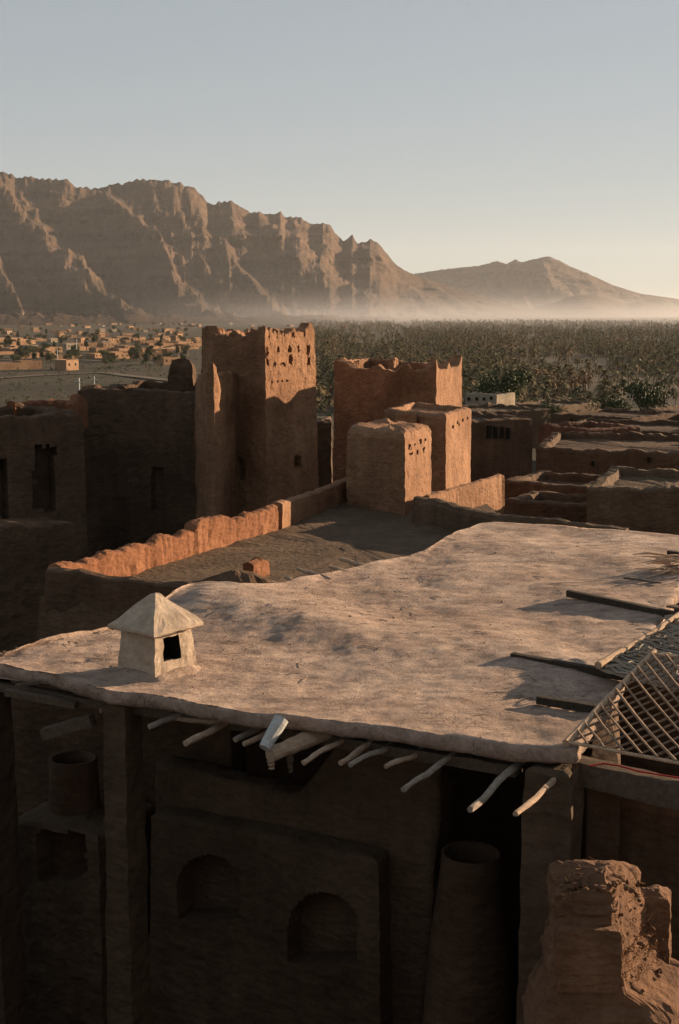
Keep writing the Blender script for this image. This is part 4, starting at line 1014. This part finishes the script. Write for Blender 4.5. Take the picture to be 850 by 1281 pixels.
for k in range(130):
    py = random.uniform(400, 460); px = random.uniform(-20, 245); q = on_ground(px, py)
    put_tree(q, random.randrange(3), random.uniform(.7, 1.3), 'small dark tree among the village houses', 'trees among the village houses')

bm = bmesh.new(); rs = random.Random(11)
for k in range(1500):
    Y = math.exp(rs.uniform(math.log(330), math.log(1500))); px = rs.uniform(-60, 420); p = at_y(px, HOR, Y)
    if noise.noise(Vector((p.x * .01, p.y * .004, 9))) < rs.uniform(-.3, .25): continue
    r_ = rs.uniform(.5, 1.6); leaf_blob(bm, (p.x, p.y, hill(p.x, p.y) + r_ * .15), r_, 26, r_ * .24)
tag(obj('scrub', bm, M['leaf']), 'low dark scrub dotted over the fields left of the towers', 'scrub', kind='stuff')
def palm_arrays(seed, h, nf, lf, seg=3):
    rnd = random.Random(seed); bt = bmesh.new(); lean = rnd.uniform(-.6, .6)
    tube(bt, [(0, 0, -.6), (lean * .3, 0, h * .4), (lean, .1, h)], [.34, .25, .22], 6)
    bc = bmesh.new(); top_ = Vector((lean, .1, h))
    for k in range(nf):
        a = k * 2.4 + rnd.uniform(-.3, .3); el = R(rnd.uniform(-25, 75)); L = lf * rnd.uniform(.8, 1.1); d = Vector((math.cos(a) * math.cos(el), math.sin(a) * math.cos(el), math.sin(el))); s = Vector((-math.sin(a), math.cos(a), 0))
        pr = None
        for j in range(seg + 1):
            t = j / seg; p = top_ + d * L * t + Vector((0, 0, -1)) * L * .5 * t * t; wd = (.12, .42, .34, .05)[j] if seg == 3 else (.15, .4, .05)[j]
            cur = [bc.verts.new(p + s * wd - Vector((0, 0, wd * .5))), bc.verts.new(p), bc.verts.new(p - s * wd - Vector((0, 0, wd * .5)))]
            if pr: bc.faces.new((pr[0], pr[1], cur[1], cur[0])); bc.faces.new((pr[1], pr[2], cur[2], cur[1]))
            pr = cur
    return bt, bc
palm_protos = []
for k in range(6):
    h = (5, 6.2, 4, 6.8, 2.6, 5.4)[k]; bt, bc = palm_arrays(k, h, 30, 3.2)
    t = thing('palm_tree', Vector((0, 0, 0)), 'x', 'palm tree'); obj('trunk', bt, M['bark'], t); obj('crown', bc, M['palm'], t); palm_protos.append(t)
# sample palm places over the grove, nearest ones become single palms
places = []
rp = random.Random(3)
while len(places) < 8200:
    Y = math.exp(rp.uniform(math.log(400), math.log(3300))); px = rp.uniform(385, 900)
    if rp.random() > (Y / 2600) ** .35 * 1.2: continue
    if Y < 480 and rp.random() < .5: continue
    p = at_y(px, HOR, Y); cl = noise.noise(Vector((p.x * .012, p.y * .008, 5)))
    if cl < -.08 and rp.random() < .85: continue
    places.append((Y, p.x, p.y))
places.sort()
pu = set()
for i, (Y, x, y) in enumerate(places[:300]):
    k = rp.randrange(6); o = palm_protos[k] if k not in pu else dup(palm_protos[k]); pu.add(k)
    o.location = (x, y, hill(x, y)); s = rp.uniform(.5, 1.15); o.scale = (s, s, s); o.rotation_euler = (0, 0, rp.uniform(0, 6.28))
    o['label'] = 'date palm at the near side of the grove on the plain'; o['group'] = 'date palms of the near grove'
# the rest of the grove as one mass
V, FQ, FM, off = [], [], [], 0
lowp = []
for k in range(5):
    bt, bc = palm_arrays(20 + k, (5, 6, 3.8, 6.8, 2.4)[k], 17, 3.4, 2); vs, fs, ms = [], [], []
    for b, mi in ((bt, 1), (bc, 0)):
        b.verts.index_update(); o0 = len(vs); vs += [tuple(v.co) for v in b.verts]
        for f in b.faces: fs.append([o0 + v.index for v in f.verts]); ms.append(mi)
        b.free()
    lowp.append((np.array(vs), fs, ms))
for Y, x, y in places[300:]:
    a, fs, ms = lowp[rp.randrange(5)]; th = rp.uniform(0, 6.28); s = rp.uniform(.5, 1.2) * (1 + .15 * sstep(900, 2500, Y)); c_, s_ = math.cos(th) * s, math.sin(th) * s
    q = np.empty_like(a); q[:, 0] = a[:, 0] * c_ - a[:, 1] * s_ + x; q[:, 1] = a[:, 0] * s_ + a[:, 1] * c_ + y; q[:, 2] = a[:, 2] * s + hill(x, y)
    V.append(q); FQ += [[i + off for i in f] for f in fs]; FM += ms; off += len(a)
me = bpy.data.meshes.new('palm_grove'); me.from_pydata(np.concatenate(V).tolist(), [], FQ); me.materials.append(M['palm']); me.materials.append(M['bark']); me.polygons.foreach_set('material_index', FM); me.update()
o = bpy.data.objects.new('palm_grove', me); COL.objects.link(o); tag(o, 'far palm grove stretching across the plain to the mist', 'palm grove', kind='stuff')
